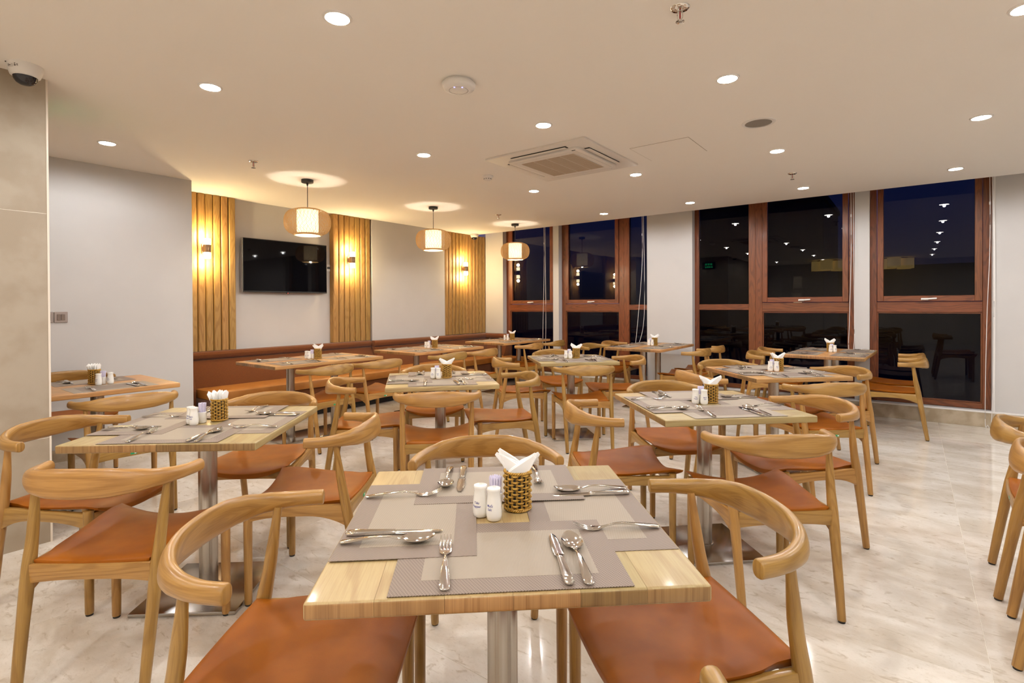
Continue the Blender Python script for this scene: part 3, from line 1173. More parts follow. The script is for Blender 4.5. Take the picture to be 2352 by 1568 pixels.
# ------------------------------------------------------------------ cutlery
def strip(prof, name, nz=2):
    """prof rows: (y, half width, z, thickness). A flat bent bar with rounded section."""
    vs, fs = [], []
    sec = [(-1, 0), (-0.8, 0.8), (0, 1), (0.8, 0.8), (1, 0), (0.8, -0.8), (0, -1), (-0.8, -0.8)]
    n = len(sec)
    for (y, hw, z, th) in prof:
        for (a, b) in sec:
            vs.append((a * hw, y, z + b * th / 2))
    for i in range(len(prof) - 1):
        for k in range(n):
            fs.append((i * n + k, (i + 1) * n + k, (i + 1) * n + (k + 1) % n, i * n + (k + 1) % n))
    fs.append(tuple(range(n)))
    fs.append(tuple(reversed([(len(prof) - 1) * n + k for k in range(n)])))
    return vs, fs


def join_mesh(parts, name, ang=55):
    V, Fc = [], []
    for vs, fs in parts:
        o_ = len(V)
        V += vs
        Fc += [tuple(i + o_ for i in f) for f in fs]
    me = mk(name, V, Fc)
    bm = bmesh.new()
    bm.from_mesh(me)
    bmesh.ops.recalc_face_normals(bm, faces=bm.faces)
    bm.to_mesh(me)
    bm.free()
    return sharp(me, ang)


def handle_rows(end_w, neck_y):
    return [(0.000, end_w * 0.55, 0.0040, 0.003), (0.003, end_w * 0.92, 0.0042, 0.003), (0.020, end_w, 0.0060, 0.003), (0.050, end_w * 0.78, 0.0100, 0.003),
            (0.085, end_w * 0.52, 0.0135, 0.0034), (0.105, 0.0035, 0.0130, 0.0038), (neck_y, 0.0030, 0.0085, 0.0036)]


fork_parts = [strip(handle_rows(0.0100, 0.125) + [(0.136, 0.0060, 0.0055, 0.0028), (0.144, 0.0120, 0.0040, 0.0022), (0.152, 0.0128, 0.0034, 0.002), (0.158, 0.0128, 0.0036, 0.002)], 'fork')]
for k in range(4):
    cx = (k - 1.5) * 0.0070
    vs, fs = strip([(0.156, 0.0030, 0.0036, 0.002), (0.166, 0.0024, 0.0048, 0.0018), (0.182, 0.0020, 0.0092, 0.0017), (0.196, 0.0012, 0.0150, 0.0014), (0.201, 0.0006, 0.0172, 0.001)], 't')
    fork_parts.append(([(x + cx, y, z) for x, y, z in vs], fs))
FORK = join_mesh(fork_parts, 'fork')

bowl_v, bowl_f = [], []
nu, nv = 10, 20
for layer in (0, 1):
    for i in range(nu + 1):
        r = i / nu
        for k in range(nv):
            th = 2 * PI * k / nv
            wx = 0.0228 * (1 - 0.14 * math.sin(th))
            x = r * wx * math.cos(th)
            y = 0.168 + r * 0.037 * math.sin(th)
            z = 0.0022 + 0.0085 * r ** 2.2 + 0.0048 * (r * math.sin(th) if math.sin(th) > 0 else 0) ** 2
            bowl_v.append((x, y, z - 0.0013 * layer))
K = (nu + 1) * nv
for layer in (0, 1):
    for i in range(nu):
        for k in range(nv):
            a = layer * K + i * nv + k
            b = layer * K + i * nv + (k + 1) % nv
            bowl_f.append((a, b, b + nv, a + nv) if layer == 0 else (a, a + nv, b + nv, b))
for k in range(nv):
    a, b = nu * nv + k, nu * nv + (k + 1) % nv
    bowl_f.append((a, b, K + b, K + a))
SPOON = join_mesh([strip(handle_rows(0.0100, 0.122) + [(0.130, 0.0042, 0.0085, 0.003), (0.137, 0.0085, 0.0098, 0.0018)], 'spoon'), (bowl_v, bowl_f)], 'spoon')
KNIFE = join_mesh([strip([(0.000, 0.0055, 0.005, 0.006), (0.004, 0.0095, 0.0055, 0.009), (0.020, 0.0105, 0.0058, 0.0105), (0.050, 0.0092, 0.0055, 0.0100),
                          (0.095, 0.0070, 0.0052, 0.0095), (0.108, 0.0080, 0.005, 0.009), (0.112, 0.0070, 0.005, 0.006)], 'h'),
                   strip([(0.110, 0.0080, 0.0045, 0.0026), (0.114, 0.0105, 0.0043, 0.0020), (0.150, 0.0104, 0.0040, 0.0017), (0.185, 0.0098, 0.0037, 0.0015),
                          (0.205, 0.0070, 0.0035, 0.0013), (0.215, 0.0025, 0.0033, 0.001)], 'b')], 'knife')
for m_ in (FORK, SPOON, KNIFE):
    m_.materials.append(STEEL)
rng = random.Random(11)


def cutlery_set(tx, ty, ta, mx, my, mrot, mz, where, jitter=3.0):
    """Mat centre (mx, my) and turn mrot in the table frame; diner sits at local -y of the mat."""
    ct, st = math.cos(ta), math.sin(ta)
    cm, sm = math.cos(mrot), math.sin(mrot)
    for (nm, me, px, py) in (('fork', FORK, -0.123, -0.146), ('knife', KNIFE, 0.106, -0.146), ('spoon', SPOON, 0.146, -0.148)):
        px += rng.uniform(-0.006, 0.006)
        py += rng.uniform(0.0, 0.006)
        lx, ly = mx + cm * px - sm * py, my + sm * px + cm * py
        x, y = tx + ct * lx - st * ly, ty + st * lx + ct * ly
        o_ = obj(nm, me, None, None, (x, y, TH + mz + 0.0005), ta + mrot + R(rng.uniform(-jitter, jitter)))
        tag(o_, 'polished steel %s at the %s' % (nm, where), nm, 'cutlery on the tables')


INV = {('front right table', 0), ('rear middle table', 0), ('far left table', 0), ('television sofa table', 1), ('television sofa table', 3),
       ('rear right table', 0), ('window table', 1), ('window table', 2), ('pillar table', 1), ('corner sofa table', 0)}
SIDE = ['near', 'right', 'far', 'left']
for (k, x, y, a, kind, lab, pr, mt) in TABLES:
    ta = R(a)
    if kind == 'sq':
        spots = []
        for s in range(4):
            r = R(90 * s)
            d = SQ / 2 - MD / 2 - 0.006
            spots.append((d * math.sin(r), -d * math.cos(r), r, (0.0014, 0.0, 0.0042, 0.0028)[s], '%s side of the %s' % (SIDE[s], k)))
        if k == 'far left table':   # room-aligned, diners sit on +x and -x
            spots = [(SQ / 2 - MD / 2 - 0.006, 0.02, R(90), 0.0, 'near side of the far left table'),
                     (-SQ / 2 + MD / 2 + 0.006, 0.02, R(-90), 0.0, 'wall side of the far left table')]
    else:
        dx = LONG_W / 2 - MD / 2 - 0.006
        rows = ('near', 'far')
        spots = []
        for s, rr in ((1, 90), (-1, -90)):
            for q in (0, 1):
                spots.append((dx * s, (-0.285, 0.285)[q], R(rr), 0.0,
                              '%s %s corner of the %s' % (rows[q], 'right' if s > 0 else 'left', k)))
    ct, st = math.cos(ta), math.sin(ta)
    for s, (mx, my, mr, mz, where) in enumerate(spots):
        placemat((x + ct * mx - st * my, y + st * mx + ct * my, TH + mz + 0.0002), ta + mr, (k, s) in INV,
                 '%s woven placemat at the %s' % ('beige bordered' if (k, s) in INV else 'taupe bordered', where))
        cutlery_set(x, y, ta, mx, my, mr, mz + MT, where, 2.5 if k == 'front centre table' else 5.0)

# ------------------------------------------------------------------ baskets, napkins, shakers, jars
def basket_meshes():
    H, r0 = 0.098, 0.0315
    core = lathe([(0.0285, 0.002), (0.030, 0.05), (0.0308, H - 0.004)], 24, closed=True)
    rows, half = 12, 7
    vs, fs = [], []
    n = 6
    seg = 64
    for j in range(rows):
        z = 0.008 + j * (H - 0.016) / (rows - 1)
        base = len(vs)
        rr = r0 + 0.0012 * j / rows
        for i in range(seg):
            th = 2 * PI * i / seg
            s = math.sin(half * th + (PI if j % 2 else 0))
            sq = math.copysign(abs(s) ** 0.6, s)
            r = rr + 0.0034 * sq
            for k in range(n):
                a = 2 * PI * k / n
                rad, up = 0.0016 * math.cos(a), 0.0029 * math.sin(a) * (0.58 + 0.42 * s)
                vs.append(((r + rad) * math.cos(th), (r + rad) * math.sin(th), z + up))
        for i in range(seg):
            for k in range(n):
                i2, k2 = (i + 1) % seg, (k + 1) % n
                fs.append((base + i * n + k, base + i2 * n + k, base + i2 * n + k2, base + i * n + k2))
    weave = mk('weave', vs, fs)
    st = []
    for i in range(16):
        th = 2 * PI * (i + 0.5) / 16
        for d in (-0.05, 0.05):
            t_ = th + d
            pv, pf = strip([(0, 0.0009, 0, 0.0018), (H - 0.006, 0.0009, 0, 0.0018)], 's')
            st.append(([((r0 + 0.0004 + z_) * math.cos(t_) - x_ * math.sin(t_), (r0 + 0.0004 + z_) * math.sin(t_) + x_ * math.cos(t_), y_ + 0.004)
                        for x_, y_, z_ in pv], pf))
    stakes = join_mesh(st, 'stakes')
    rims = []
    for zc in (H - 0.002, 0.004):
        for ph in (0, PI):
            pts = []
            for i in range(96):
                th = 2 * PI * i / 96
                q = 18 * th + ph
                pts.append(Vector(((r0 + 0.0012 + 0.0022 * math.cos(q)) * math.cos(th), (r0 + 0.0012 + 0.0022 * math.cos(q)) * math.sin(th), zc + 0.0024 * math.sin(q))))
            me = tube(pts, 0.0019, 5, closed=True)
            rims.append(([tuple(v.co) for v in me.vertices], [tuple(p.vertices) for p in me.polygons]))
            bpy.data.meshes.remove(me)
    rim = join_mesh(rims, 'rim')
    return core, weave, stakes, rim


B_CORE, B_WEAVE, B_STAKES, B_RIM = basket_meshes()
B_H = 0.098


def make_basket(label):
    t = thing('napkin_basket', label, 'basket', group='woven napkin baskets on the tables')
    obj('lining', B_CORE, CORE, t)
    o_ = obj('weave', B_WEAVE, WICKER, t)
    o_['kind'] = 'stuff'
    obj('stakes', B_STAKES, WICKER, t)['kind'] = 'stuff'
    obj('braided_rim', B_RIM, WICKER, t)
    return t


def napkin_mesh(fl):
    # a folded triangle leaning outward, slightly bowed, peak to +x (fl=1) or -x
    poly = [(-0.024, 0.0), (0.019, 0.0), (0.031, 0.030), (0.050, 0.060), (0.045, 0.066), (0.004, 0.046), (-0.026, 0.028)]
    vs, fs = [], []
    for lay in (0, 1):
        for (x, z) in poly:
            bow = 0.004 * math.sin(PI * min(1, max(0, (x + 0.02) / 0.08)))
            vs.append((fl * x, bow + 0.0022 * lay, z))
    n = len(poly)
    fs.append(tuple(range(n)))
    fs.append(tuple(reversed(range(n, 2 * n))))
    for i in range(n):
        j = (i + 1) % n
        fs.append((i, i + n, j + n, j))
    me = mk('napkin', vs, fs, smooth_=False)
    bm = bmesh.new()
    bm.from_mesh(me)
    bmesh.ops.recalc_face_normals(bm, faces=bm.faces)
    bm.to_mesh(me)
    bm.free()
    me.materials.append(PAPER)
    return me


NAP_R, NAP_L = napkin_mesh(1), napkin_mesh(-1)
NAP_UP = prism([(-0.016, 0.0), (0.016, 0.0), (0.020, 0.048), (0.004, 0.060), (-0.019, 0.046)], 1, -0.001, 0.001, 'napkin', 0.0004)
NAP_UP.materials.append(PAPER)

SH_PROF = [(0.0150, 0.0), (0.0175, 0.002), (0.0192, 0.012), (0.0193, 0.024), (0.0178, 0.042), (0.0158, 0.056), (0.0152, 0.064), (0.0168, 0.071), (0.0172, 0.074), (0.0160, 0.0765), (0.010, 0.0778), (0.0, 0.0782)]
SHAKER = lathe(SH_PROF, 28)
HOLES = join_mesh([([((0.0022 * math.cos(a) * k + 0.0008 * math.cos(b)), (0.0022 * math.sin(a) * k + 0.0008 * math.sin(b)), 0.0786) for b in [i * PI / 3 for i in range(6)]],
                    [tuple(range(6))]) for (a, k) in [(i * 2 * PI / 5, 1.6) for i in range(5)] + [(0, 0)]], 'holes')
HOLES.materials.append(GREYINK)


def shaker_r(z):
    for (r0, z0), (r1, z1) in zip(SH_PROF, SH_PROF[1:]):
        if z0 <= z <= z1:
            return r0 + (r1 - r0) * (z - z0) / max(1e-6, z1 - z0)
    return 0.017


def lettering(lines, name):
    vs, fs = [], []
    for i, s in enumerate(lines):
        cu = bpy.data.curves.new('txt', 'FONT')
        cu.body = s
        cu.align_x = 'CENTER'
        cu.size = 0.0078
        cu.resolution_u = 2
        try:
            cu.offset = 0.00012
        except Exception:
            pass
        o_ = bpy.data.objects.new('txt', cu)
        C.objects.link(o_)
        dg = bpy.context.evaluated_depsgraph_get()
        me = bpy.data.meshes.new_from_object(o_.evaluated_get(dg))
        b = len(vs)
        for v in me.vertices:
            z = 0.0350 - i * 0.0085 + v.co.y
            r = shaker_r(z) + 0.0003
            a = -PI / 2 + v.co.x / r
            vs.append((r * math.cos(a), r * math.sin(a), z))
        fs += [tuple(k + b for k in p.vertices) for p in me.polygons]
        bpy.data.objects.remove(o_)
        bpy.data.curves.remove(cu)
        bpy.data.meshes.remove(me)
    me = mk(name, vs, fs, smooth_=False)
    me.materials.append(INK)
    return me


TXT = {'pepper': lettering(['Ti\u00eau', 'Pepper'], 'lettering'), 'salt': lettering(['Mu\u1ed1i', 'Salt'], 'lettering')}


def make_shaker(kind, label):
    t = thing(kind + '_shaker', label, 'shaker', group='white ceramic shakers')
    obj('bottle', SHAKER, CERAMIC, t)
    obj('holes', HOLES, None, t)
    obj('lettering', TXT[kind], None, t)
    return t


JAR = lathe([(0.0150, 0.0), (0.0165, 0.002), (0.0172, 0.040), (0.0182, 0.043), (0.0182, 0.047), (0.0166, 0.048), (0.0155, 0.046), (0.0150, 0.006), (0.0, 0.005)], 28)
pk = []
for i in range(40):
    rr = 0.0135 * math.sqrt((i + 0.5) / 40)
    th = i * 2.39996
    vs, fs = strip([(0, 0.0016, 0, 0.0032), (0.076, 0.0019, 0, 0.0034), (0.080, 0.0010, 0, 0.002)], 'p')
    sx, sy = rr * math.cos(th), rr * math.sin(th)
    pk.append(([(sx * (0.8 + 4.5 * y_) + x_, sy * (0.8 + 4.5 * y_) + z_, y_ + 0.008) for x_, y_, z_ in vs], fs))
PICKS = join_mesh(pk, 'picks')
PICKS.materials.append(PICK)

basket0 = None
sh0 = {}
jar0 = None
ITEMS = {  # table: basket, pepper, salt, jar in a camera-facing frame turned by 37.3 degrees; napkin style
    'front centre table': ((0.040, 0.030), (-0.052, -0.018), (-0.018, -0.040), (-0.016, 0.012), 'v'),
    'front left table': ((0.030, 0.042), (-0.056, -0.030), (-0.030, -0.052), (-0.020, -0.004), 'up'),
    'front right table': ((0.042, 0.015), (-0.054, -0.021), (-0.016, -0.042), (-0.020, -0.002), 'v'),
    'pale middle table': ((0.044, 0.030), (-0.049, -0.015), (-0.009, -0.030), (-0.025, 0.016), 'v'),
    'rear middle table': ((0.057, 0.030), (-0.048, -0.003), (-0.008, -0.022), (-0.012, 0.025), 'v'),
    'rear right table': ((0.052, 0.025), (-0.030, -0.010), (0.012, -0.022), (-0.002, 0.022), 'v'),
    'television sofa table': ((0.040, 0.030), (-0.060, -0.010), (-0.028, -0.030), (-0.012, 0.012), 'v'),
    'second sofa table': ((0.045, 0.030), (-0.062, 0.0), (-0.028, -0.020), (-0.024, 0.024), 'v'),
    'corner sofa table': ((0.050, 0.030), (-0.066, 0.0), (-0.022, -0.020), (-0.020, 0.028), 'v'),
    'pillar table': ((0.060, 0.030), (-0.030, -0.02), (0.012, -0.03), (-0.004, 0.016), 'v'),
    'window table': ((0.010, 0.040), (-0.030, -0.03), (0.012, -0.035), (-0.002, 0.0), 'v'),
    'far left table': ((-0.035, 0.020), (0.075, 0.020), (0.045, -0.045), (0.034, 0.008), 'up'),
}
for (k, x, y, a, kind, lab, pr, mt) in TABLES:
    bk, s1, s2, jr, style = ITEMS[k]
    if k == 'far left table':
        x, y = x, y
    va = R(37.3)

    def W2(p):
        return (x + math.cos(va) * p[0] - math.sin(va) * p[1], y + math.sin(va) * p[0] + math.cos(va) * p[1])
    bx, by = W2(bk)
    zt = TH + 0.0018
    lb = 'brown woven napkin basket on the ' + k
    if basket0 is None:
        basket0 = make_basket(lb)
        basket0.location = (bx, by, zt)
        sh0['pepper'] = make_shaker('pepper', 'white ceramic pepper shaker with blue lettering on the ' + k)
        sh0['salt'] = make_shaker('salt', 'white ceramic salt shaker with blue lettering on the ' + k)
        sh0['pepper'].location = (*W2(s1), zt)
        sh0['salt'].location = (*W2(s2), zt)
        sh0['pepper'].rotation_euler = (0, 0, va - R(28))
        sh0['salt'].rotation_euler = (0, 0, va - R(32))
        jar0 = tag(obj('toothpick_jar', JAR, CERAMIC, None, (*W2(jr), zt)), 'small white toothpick jar beside the basket on the ' + k, 'jar', 'toothpick jars')
        pk0 = tag(obj('toothpicks', PICKS, None, None, (*W2(jr), zt)), 'violet wrapped toothpicks packed in the jar on the ' + k, 'toothpicks', 'toothpicks in the jars', 'stuff')
    else:
        dup(basket0, (bx, by, zt), va, lb)
        dup(sh0['pepper'], (*W2(s1), zt), va + R(-10), 'white ceramic pepper shaker with blue lettering on the ' + k)
        dup(sh0['salt'], (*W2(s2), zt), va + R(-6), 'white ceramic salt shaker with blue lettering on the ' + k)
        dup(jar0, (*W2(jr), zt), va, 'small white toothpick jar beside the basket on the ' + k)
        dup(pk0, (*W2(jr), zt), va, 'violet wrapped toothpicks packed in the jar on the ' + k)
    zn = zt + B_H - 0.030
    g = 'napkins in the basket on the ' + k
    lbn = 'folded white paper napkin standing in the basket on the ' + k
    if style == 'v':
        for q in range(4):
            for s_, me in ((1, NAP_R), (-1, NAP_L)):
                off = (q - 1.5) * 0.0075 + (-0.006 if s_ > 0 else 0.008)
                px = bk[0] + s_ * (0.002 + 0.0015 * q)
                o_ = obj('napkin', me, None, None, (*W2((px, bk[1] + off)), zn - 0.002 + 0.0035 * q + rng.uniform(-0.002, 0.002)))
                o_.rotation_euler = (R(-3 + 2 * q), R(rng.uniform(-7, 4) * s_), va + R(rng.uniform(-8, 8)))
                tag(o_, '%s leaning white napkin, %s on its side, %s' % ('right' if s_ > 0 else 'left', ('front one', 'second', 'third', 'back one')[q], k), 'napkin', g)
    else:
        for q in range(10):
            px = (q - 4.5) * 0.0052
            o_ = obj('napkin', NAP_UP, None, None, (*W2((bk[0] + px, bk[1] + rng.uniform(-0.006, 0.006))), zn + 0.010))
            o_.rotation_euler = (R(rng.uniform(-10, 10)), 0, va + R(90 + rng.uniform(-16, 16)))
            o_.rotation_euler.rotate_axis('X', R((q - 4.5) * 3.2))
            tag(o_, 'upright white napkin, %s from the left in the basket, %s' % (('first', 'second', 'third', 'fourth', 'fifth', 'sixth', 'seventh', 'eighth', 'ninth', 'last')[q], k), 'napkin', g)

# ------------------------------------------------------------------ pendant lanterns
def lantern_meshes():
    zb, zt, rm = -0.125, 0.115, 0.215

    def rad(u):
        z = zb + (zt - zb) * u
        s = (z + 0.005) / 0.1215
        return 0.118 + (rm - 0.118) * math.sqrt(max(0.0, 1 - min(1.0, abs(s)) ** 2.3)), z
    vs, fs = [], []
    n, seg = 76, 13
    for fam, (tw, lift) in enumerate(((0.62, 0.0), (-0.62, 0.0008), (0.30, 0.0014), (-0.30, 0.0020))):
        cnt = n if fam < 2 else int(n * 0.5)
        for i in range(cnt):
            b = len(vs)
            for k in range(seg + 1):
                u = k / seg
                r, z = rad(u)
                r += lift
                th = 2 * PI * i / cnt + tw * (u - 0.5) * 2 + 0.05 * math.sin(i * 12.9898 + k * 0.9)
                dth = 0.0011 / r
                for d in (-1, 1):
                    vs.append((r * math.cos(th + d * dth), r * math.sin(th + d * dth), z))
                for d in (1, -1):
                    vs.append(((r - 0.0012) * math.cos(th + d * dth), (r - 0.0012) * math.sin(th + d * dth), z))
            for k in range(seg):
                for q in range(4):
                    q2 = (q + 1) % 4
                    fs.append((b + k * 4 + q, b + k * 4 + q2, b + k * 4 + 4 + q2, b + k * 4 + 4 + q))
    weave = mk('weave', vs, fs, smooth_=False)

    def ring(r, z, h, t):
        return lathe([(r, z - h), (r + t, z - h + 0.002), (r + t, z + h - 0.002), (r, z + h), (r - t, z + h - 0.002), (r - t, z - h + 0.002), (r, z - h)], 40, closed=False)
    return weave, ring(0.119, zb, 0.010, 0.004), ring(0.112, zt, 0.007, 0.004)


L_WEAVE, L_RB, L_RT = lantern_meshes()
L_INNER = lathe([(0.0985, -0.116), (0.0985, 0.112), (0.0975, 0.112), (0.0975, -0.116), (0.0985, -0.116)], 40, closed=False)
L_BULB = lathe([(0.0, -0.045), (0.018, -0.041), (0.029, -0.026), (0.032, -0.010), (0.028, 0.008), (0.018, 0.026), (0.014, 0.045), (0.0, 0.046)], 20)
L_CAN = lathe([(0.052, 0.0), (0.056, 0.003), (0.056, 0.030), (0.0, 0.030)], 32)
L_GLAND = lathe([(0.006, -0.028), (0.012, -0.004), (0.012, 0.0)], 16)
L_CORD = lathe([(0.0032, -0.33), (0.0032, 0.0)], 10)
L_SOCK = lathe([(0.018, 0.0), (0.018, 0.055), (0.006, 0.062)], 18)
L_SPOKE = multi_box([(-0.108, 0.108, -0.002, 0.002, -0.002, 0.002), (-0.002, 0.002, -0.108, 0.108, -0.002, 0.002)])


def pendant(x, y, label):
    t = thing('pendant_lantern', label, 'pendant lamp', (x, y, 2.093), 0, 'bamboo lanterns above the sofa tables')
    obj('canopy', L_CAN, BLACK, t, (0, 0, CEIL - 2.093 - 0.030))
    obj('cord_gland', L_GLAND, BLACK, t, (0, 0, CEIL - 2.093 - 0.030))
    obj('cord', L_CORD, BLACK, t, (0, 0, CEIL - 2.093 - 0.030))
    obj('woven_shade', L_WEAVE, BAMBOO, t)['kind'] = 'stuff'
    obj('bottom_ring', L_RB, BAMBOO, t)
    obj('top_ring', L_RT, BAMBOO, t)
    obj('inner_shade', L_INNER, SHADE_M, t)
    obj('spokes', L_SPOKE, BLACK, t, (0, 0, 0.108))
    obj('bulb', L_BULB, BULB, t, (0, 0, -0.069))
    obj('lamp_socket', L_SOCK, BLACK, t, (0, 0, 0.048))
    add_point(x, y, 2.093 - 0.004, 6.5, (1.0, 0.88, 0.70), 0.014)
    add_point(x, y, 2.093 - 0.128, 12.0, (1.0, 0.88, 0.70), 0.012)


pendant(-4.677, 2.865, 'round bamboo lantern hanging before the television')
pendant(-4.734, 4.608, 'round bamboo lantern hanging above the second sofa table')
pendant(-4.759, 6.332, 'round bamboo lantern hanging before the first window')

# ------------------------------------------------------------------ ceiling fittings
D_RING = lathe([(0.050, 0.0), (0.050, -0.006), (0.060, -0.004), (0.062, 0.0)], 36, closed=False)
D_LENS = lathe([(0.0, -0.0066), (0.049, -0.0066), (0.049, -0.002)], 32)
D_WORD = {0: 'front', 1: 'second', 2: 'third', 3: 'window'}
for i, (x, y) in enumerate(DOWNLIGHTS + DOWN_BEHIND):
    row = 'front' if y < 2 else 'second' if y < 4 else 'third' if y < 5.5 else 'window'
    if i < len(DOWNLIGHTS):
        place = {(-1.95, 1.34): 'largest round ceiling downlight, near the top edge left of centre',
                 (-3.12, 1.323): 'round ceiling downlight above the front left table',
                 (-4.79, 1.30): 'round ceiling downlight above the grey wall at far left'}.get((x, y))
        if not place:
            col_ = 'leftmost' if x < -2.9 else 'second from left' if x < -1.5 else 'third from left' if x < -0.3 else 'rightmost'
            place = 'round lit ceiling downlight, %s in the %s row' % (col_, {'second': 'row level with the air conditioner', 'third': 'row just behind the air conditioner', 'window': 'row along the windows'}[row].replace('row ', '', 1) + '')
    else:
        place = 'round lit ceiling downlight in the hall behind the camera'
    t = thing('downlight', place, 'downlight', (x, y, CEIL), 0, 'ceiling downlights' if i < len(DOWNLIGHTS) else 'downlights behind the camera')
    obj('trim_ring', D_RING, WHITE_P, t)
    obj('lens', D_LENS, LAMP, t)

# dome cameras
def dome_cam(x, y, rz, label, labelled):
    t = thing('dome_camera', label, 'security camera', (x, y, CEIL), rz)
    obj('housing', lathe([(0.052, -0.058), (0.060, -0.052), (0.070, -0.020), (0.073, -0.004), (0.073, 0.0)], 36), WHITE_P, t)
    obj('dome', lathe([(0.0, -0.098), (0.020, -0.096), (0.036, -0.087), (0.046, -0.072), (0.050, -0.056), (0.0, -0.056)], 32), DOME, t)
    if labelled:
        vs, fs = [], []
        for (a0, a1, z0, z1) in ((-28, -17, -0.018, -0.020), (-28, -12, -0.0225, -0.0265), (-28, -2, -0.030, -0.031), (-10, -2, -0.0195, -0.0205), (-10, -2, -0.0245, -0.0255),
                                 (3, 7, -0.015, -0.020), (2, 8, -0.0225, -0.0285), (11, 15, -0.0185, -0.0235), (10.5, 16, -0.0255, -0.0275)):
            b = len(vs)
            for a_ in (a0, a1):
                for z_ in (z0, z1):
                    r_ = 0.0702 + (z_ + 0.02) * 0.18 + 0.0006
                    vs.append((r_ * math.cos(R(a_)), r_ * math.sin(R(a_)), z_))
            fs.append((b, b + 1, b + 3, b + 2))
        me = mk('print', vs, fs, smooth_=False)
        obj('printed_label', me, GREYINK, t)
        obj('screw_hole', lathe([(0.0045, 0), (0.0045, 0.003)], 12), DARK, t, (0.0725 * math.cos(R(-38)), 0.0725 * math.sin(R(-38)), -0.006))


dome_cam(-3.593, 0.635, R(-48), 'white dome security camera on the ceiling beside the tiled column', True)
dome_cam(-5.985, 6.80, R(-60), 'small white dome security camera in the far ceiling corner', False)

# access point
ap = thing('wireless_access_point', 'round white access point with two blue lights on the ceiling', 'access point', (-1.985, 2.13, CEIL), R(-60))
obj('body', lathe([(0.0, -0.048), (0.060, -0.047), (0.085, -0.038), (0.094, -0.022), (0.092, -0.012), (0.080, -0.010), (0.080, 0.0)], 44), WHITE_P, ap)
obj('disc_groove', lathe([(0.050, -0.0478), (0.052, -0.0486), (0.054, -0.0476)], 36, closed=False), plain('groove', (0.45, 0.42, 0.42), 0.5), ap)
for a_ in (-14, 36):
    obj('status_light', lathe([(0.0, -0.0495), (0.004, -0.0490), (0.004, -0.047)], 12), BLUE_LED, ap, (0.050 * math.cos(R(a_)), 0.050 * math.sin(R(a_)), 0))
for a_ in (150, 185, 220):
    pts = [(0.0885 * math.cos(R(a_ + d)), 0.0885 * math.sin(R(a_ + d)), -0.0125) for d in (-11, -5, 0, 5, 11)]
    obj('vent_slot', tube(pts, 0.0035, 6), DARK, ap)

# smoke detector
sd = thing('smoke_detector', 'small white smoke detector on the ceiling left of the air conditioner', 'detector', (-3.204, 3.834, CEIL))
obj('base', lathe([(0.050, -0.012), (0.054, -0.009), (0.054, 0.0)], 32), WHITE_P, sd)
obj('sensing_head', lathe([(0.0, -0.044), (0.028, -0.043), (0.036, -0.036), (0.038, -0.026), (0.046, -0.022), (0.048, -0.012)], 32), WHITE_P, sd)
for i in range(10):
    a_ = 2 * PI * i / 10
    obj('vent_slot', box(-0.005, 0.005, -0.001, 0.001, -0.034, -0.028), DARK, sd, (0.0372 * math.cos(a_), 0.0372 * math.sin(a_), 0), a_ + PI / 2)


# sprinklers
def sprinkler(x, y, label):
    t = thing('sprinkler_head', label, 'sprinkler', (x, y, CEIL), R(20), 'chrome ceiling sprinklers')
    obj('escutcheon', lathe([(0.012, -0.012), (0.030, -0.009), (0.039, -0.003), (0.040, 0.0)], 32), CHROME, t)
    fr = obj('yoke', tube(catmull([(-0.006, 0, -0.010), (-0.010, 0, -0.022), (-0.010, 0, -0.040), (-0.003, 0, -0.052), (0.003, 0, -0.052), (0.010, 0, -0.040), (0.010, 0, -0.022), (0.006, 0, -0.010)], 30), 0.0025, 6), CHROME, t)
    obj('glass_bulb', lathe([(0.002, -0.046), (0.003, -0.040), (0.003, -0.020), (0.002, -0.014)], 10), RED_GLASS, t)
    df = []
    for i in range(12):
        a0, a1 = 2 * PI * i / 12 - 0.19, 2 * PI * i / 12 + 0.19
        df.append(([(0.006 * math.cos(a0), 0.006 * math.sin(a0), -0.054), (0.018 * math.cos(a0), 0.018 * math.sin(a0), -0.056), (0.018 * math.cos(a1), 0.018 * math.sin(a1), -0.056), (0.006 * math.cos(a1), 0.006 * math.sin(a1), -0.054),
                     (0.006 * math.cos(a0), 0.006 * math.sin(a0), -0.056), (0.018 * math.cos(a0), 0.018 * math.sin(a0), -0.058), (0.018 * math.cos(a1), 0.018 * math.sin(a1), -0.058), (0.006 * math.cos(a1), 0.006 * math.sin(a1), -0.056)],
                    [(0, 1, 2, 3), (4, 7, 6, 5), (0, 4, 5, 1), (1, 5, 6, 2), (2, 6, 7, 3), (3, 7, 4, 0)]))
    df.append(([(0.009 * math.cos(i * PI / 8), 0.009 * math.sin(i * PI / 8), z) for z in (-0.052, -0.058) for i in range(16)],
               [tuple(range(16)), tuple(range(16, 32))] + [(i, (i + 1) % 16, 16 + (i + 1) % 16, 16 + i) for i in range(16)]))
    obj('deflector', join_mesh(df, 'deflector'), CHROME, t)


sprinkler(-4.431, 2.217, 'chrome sprinkler head on the ceiling left of the first lantern')
sprinkler(-0.766, 2.165, 'chrome sprinkler head nearest the camera, at the top edge of the picture')
sprinkler(-0.895, 5.535, 'chrome sprinkler head on the ceiling before the third window')
sprinkler(-4.454, 5.555, 'chrome sprinkler head between the second and third lanterns')

# ceiling speaker
sp_ = thing('ceiling_speaker', 'round grey ceiling speaker right of the air conditioner', 'speaker', (-0.829, 3.854, CEIL))
obj('rim', lathe([(0.084, -0.001), (0.084, -0.005), (0.104, -0.004), (0.106, 0.0)], 40, closed=False), WHITE_P, sp_)
obj('grille', lathe([(0.0, -0.003), (0.085, -0.003), (0.085, -0.001)], 40), plain('speaker_grille', (0.24, 0.215, 0.19), 0.8), sp_)

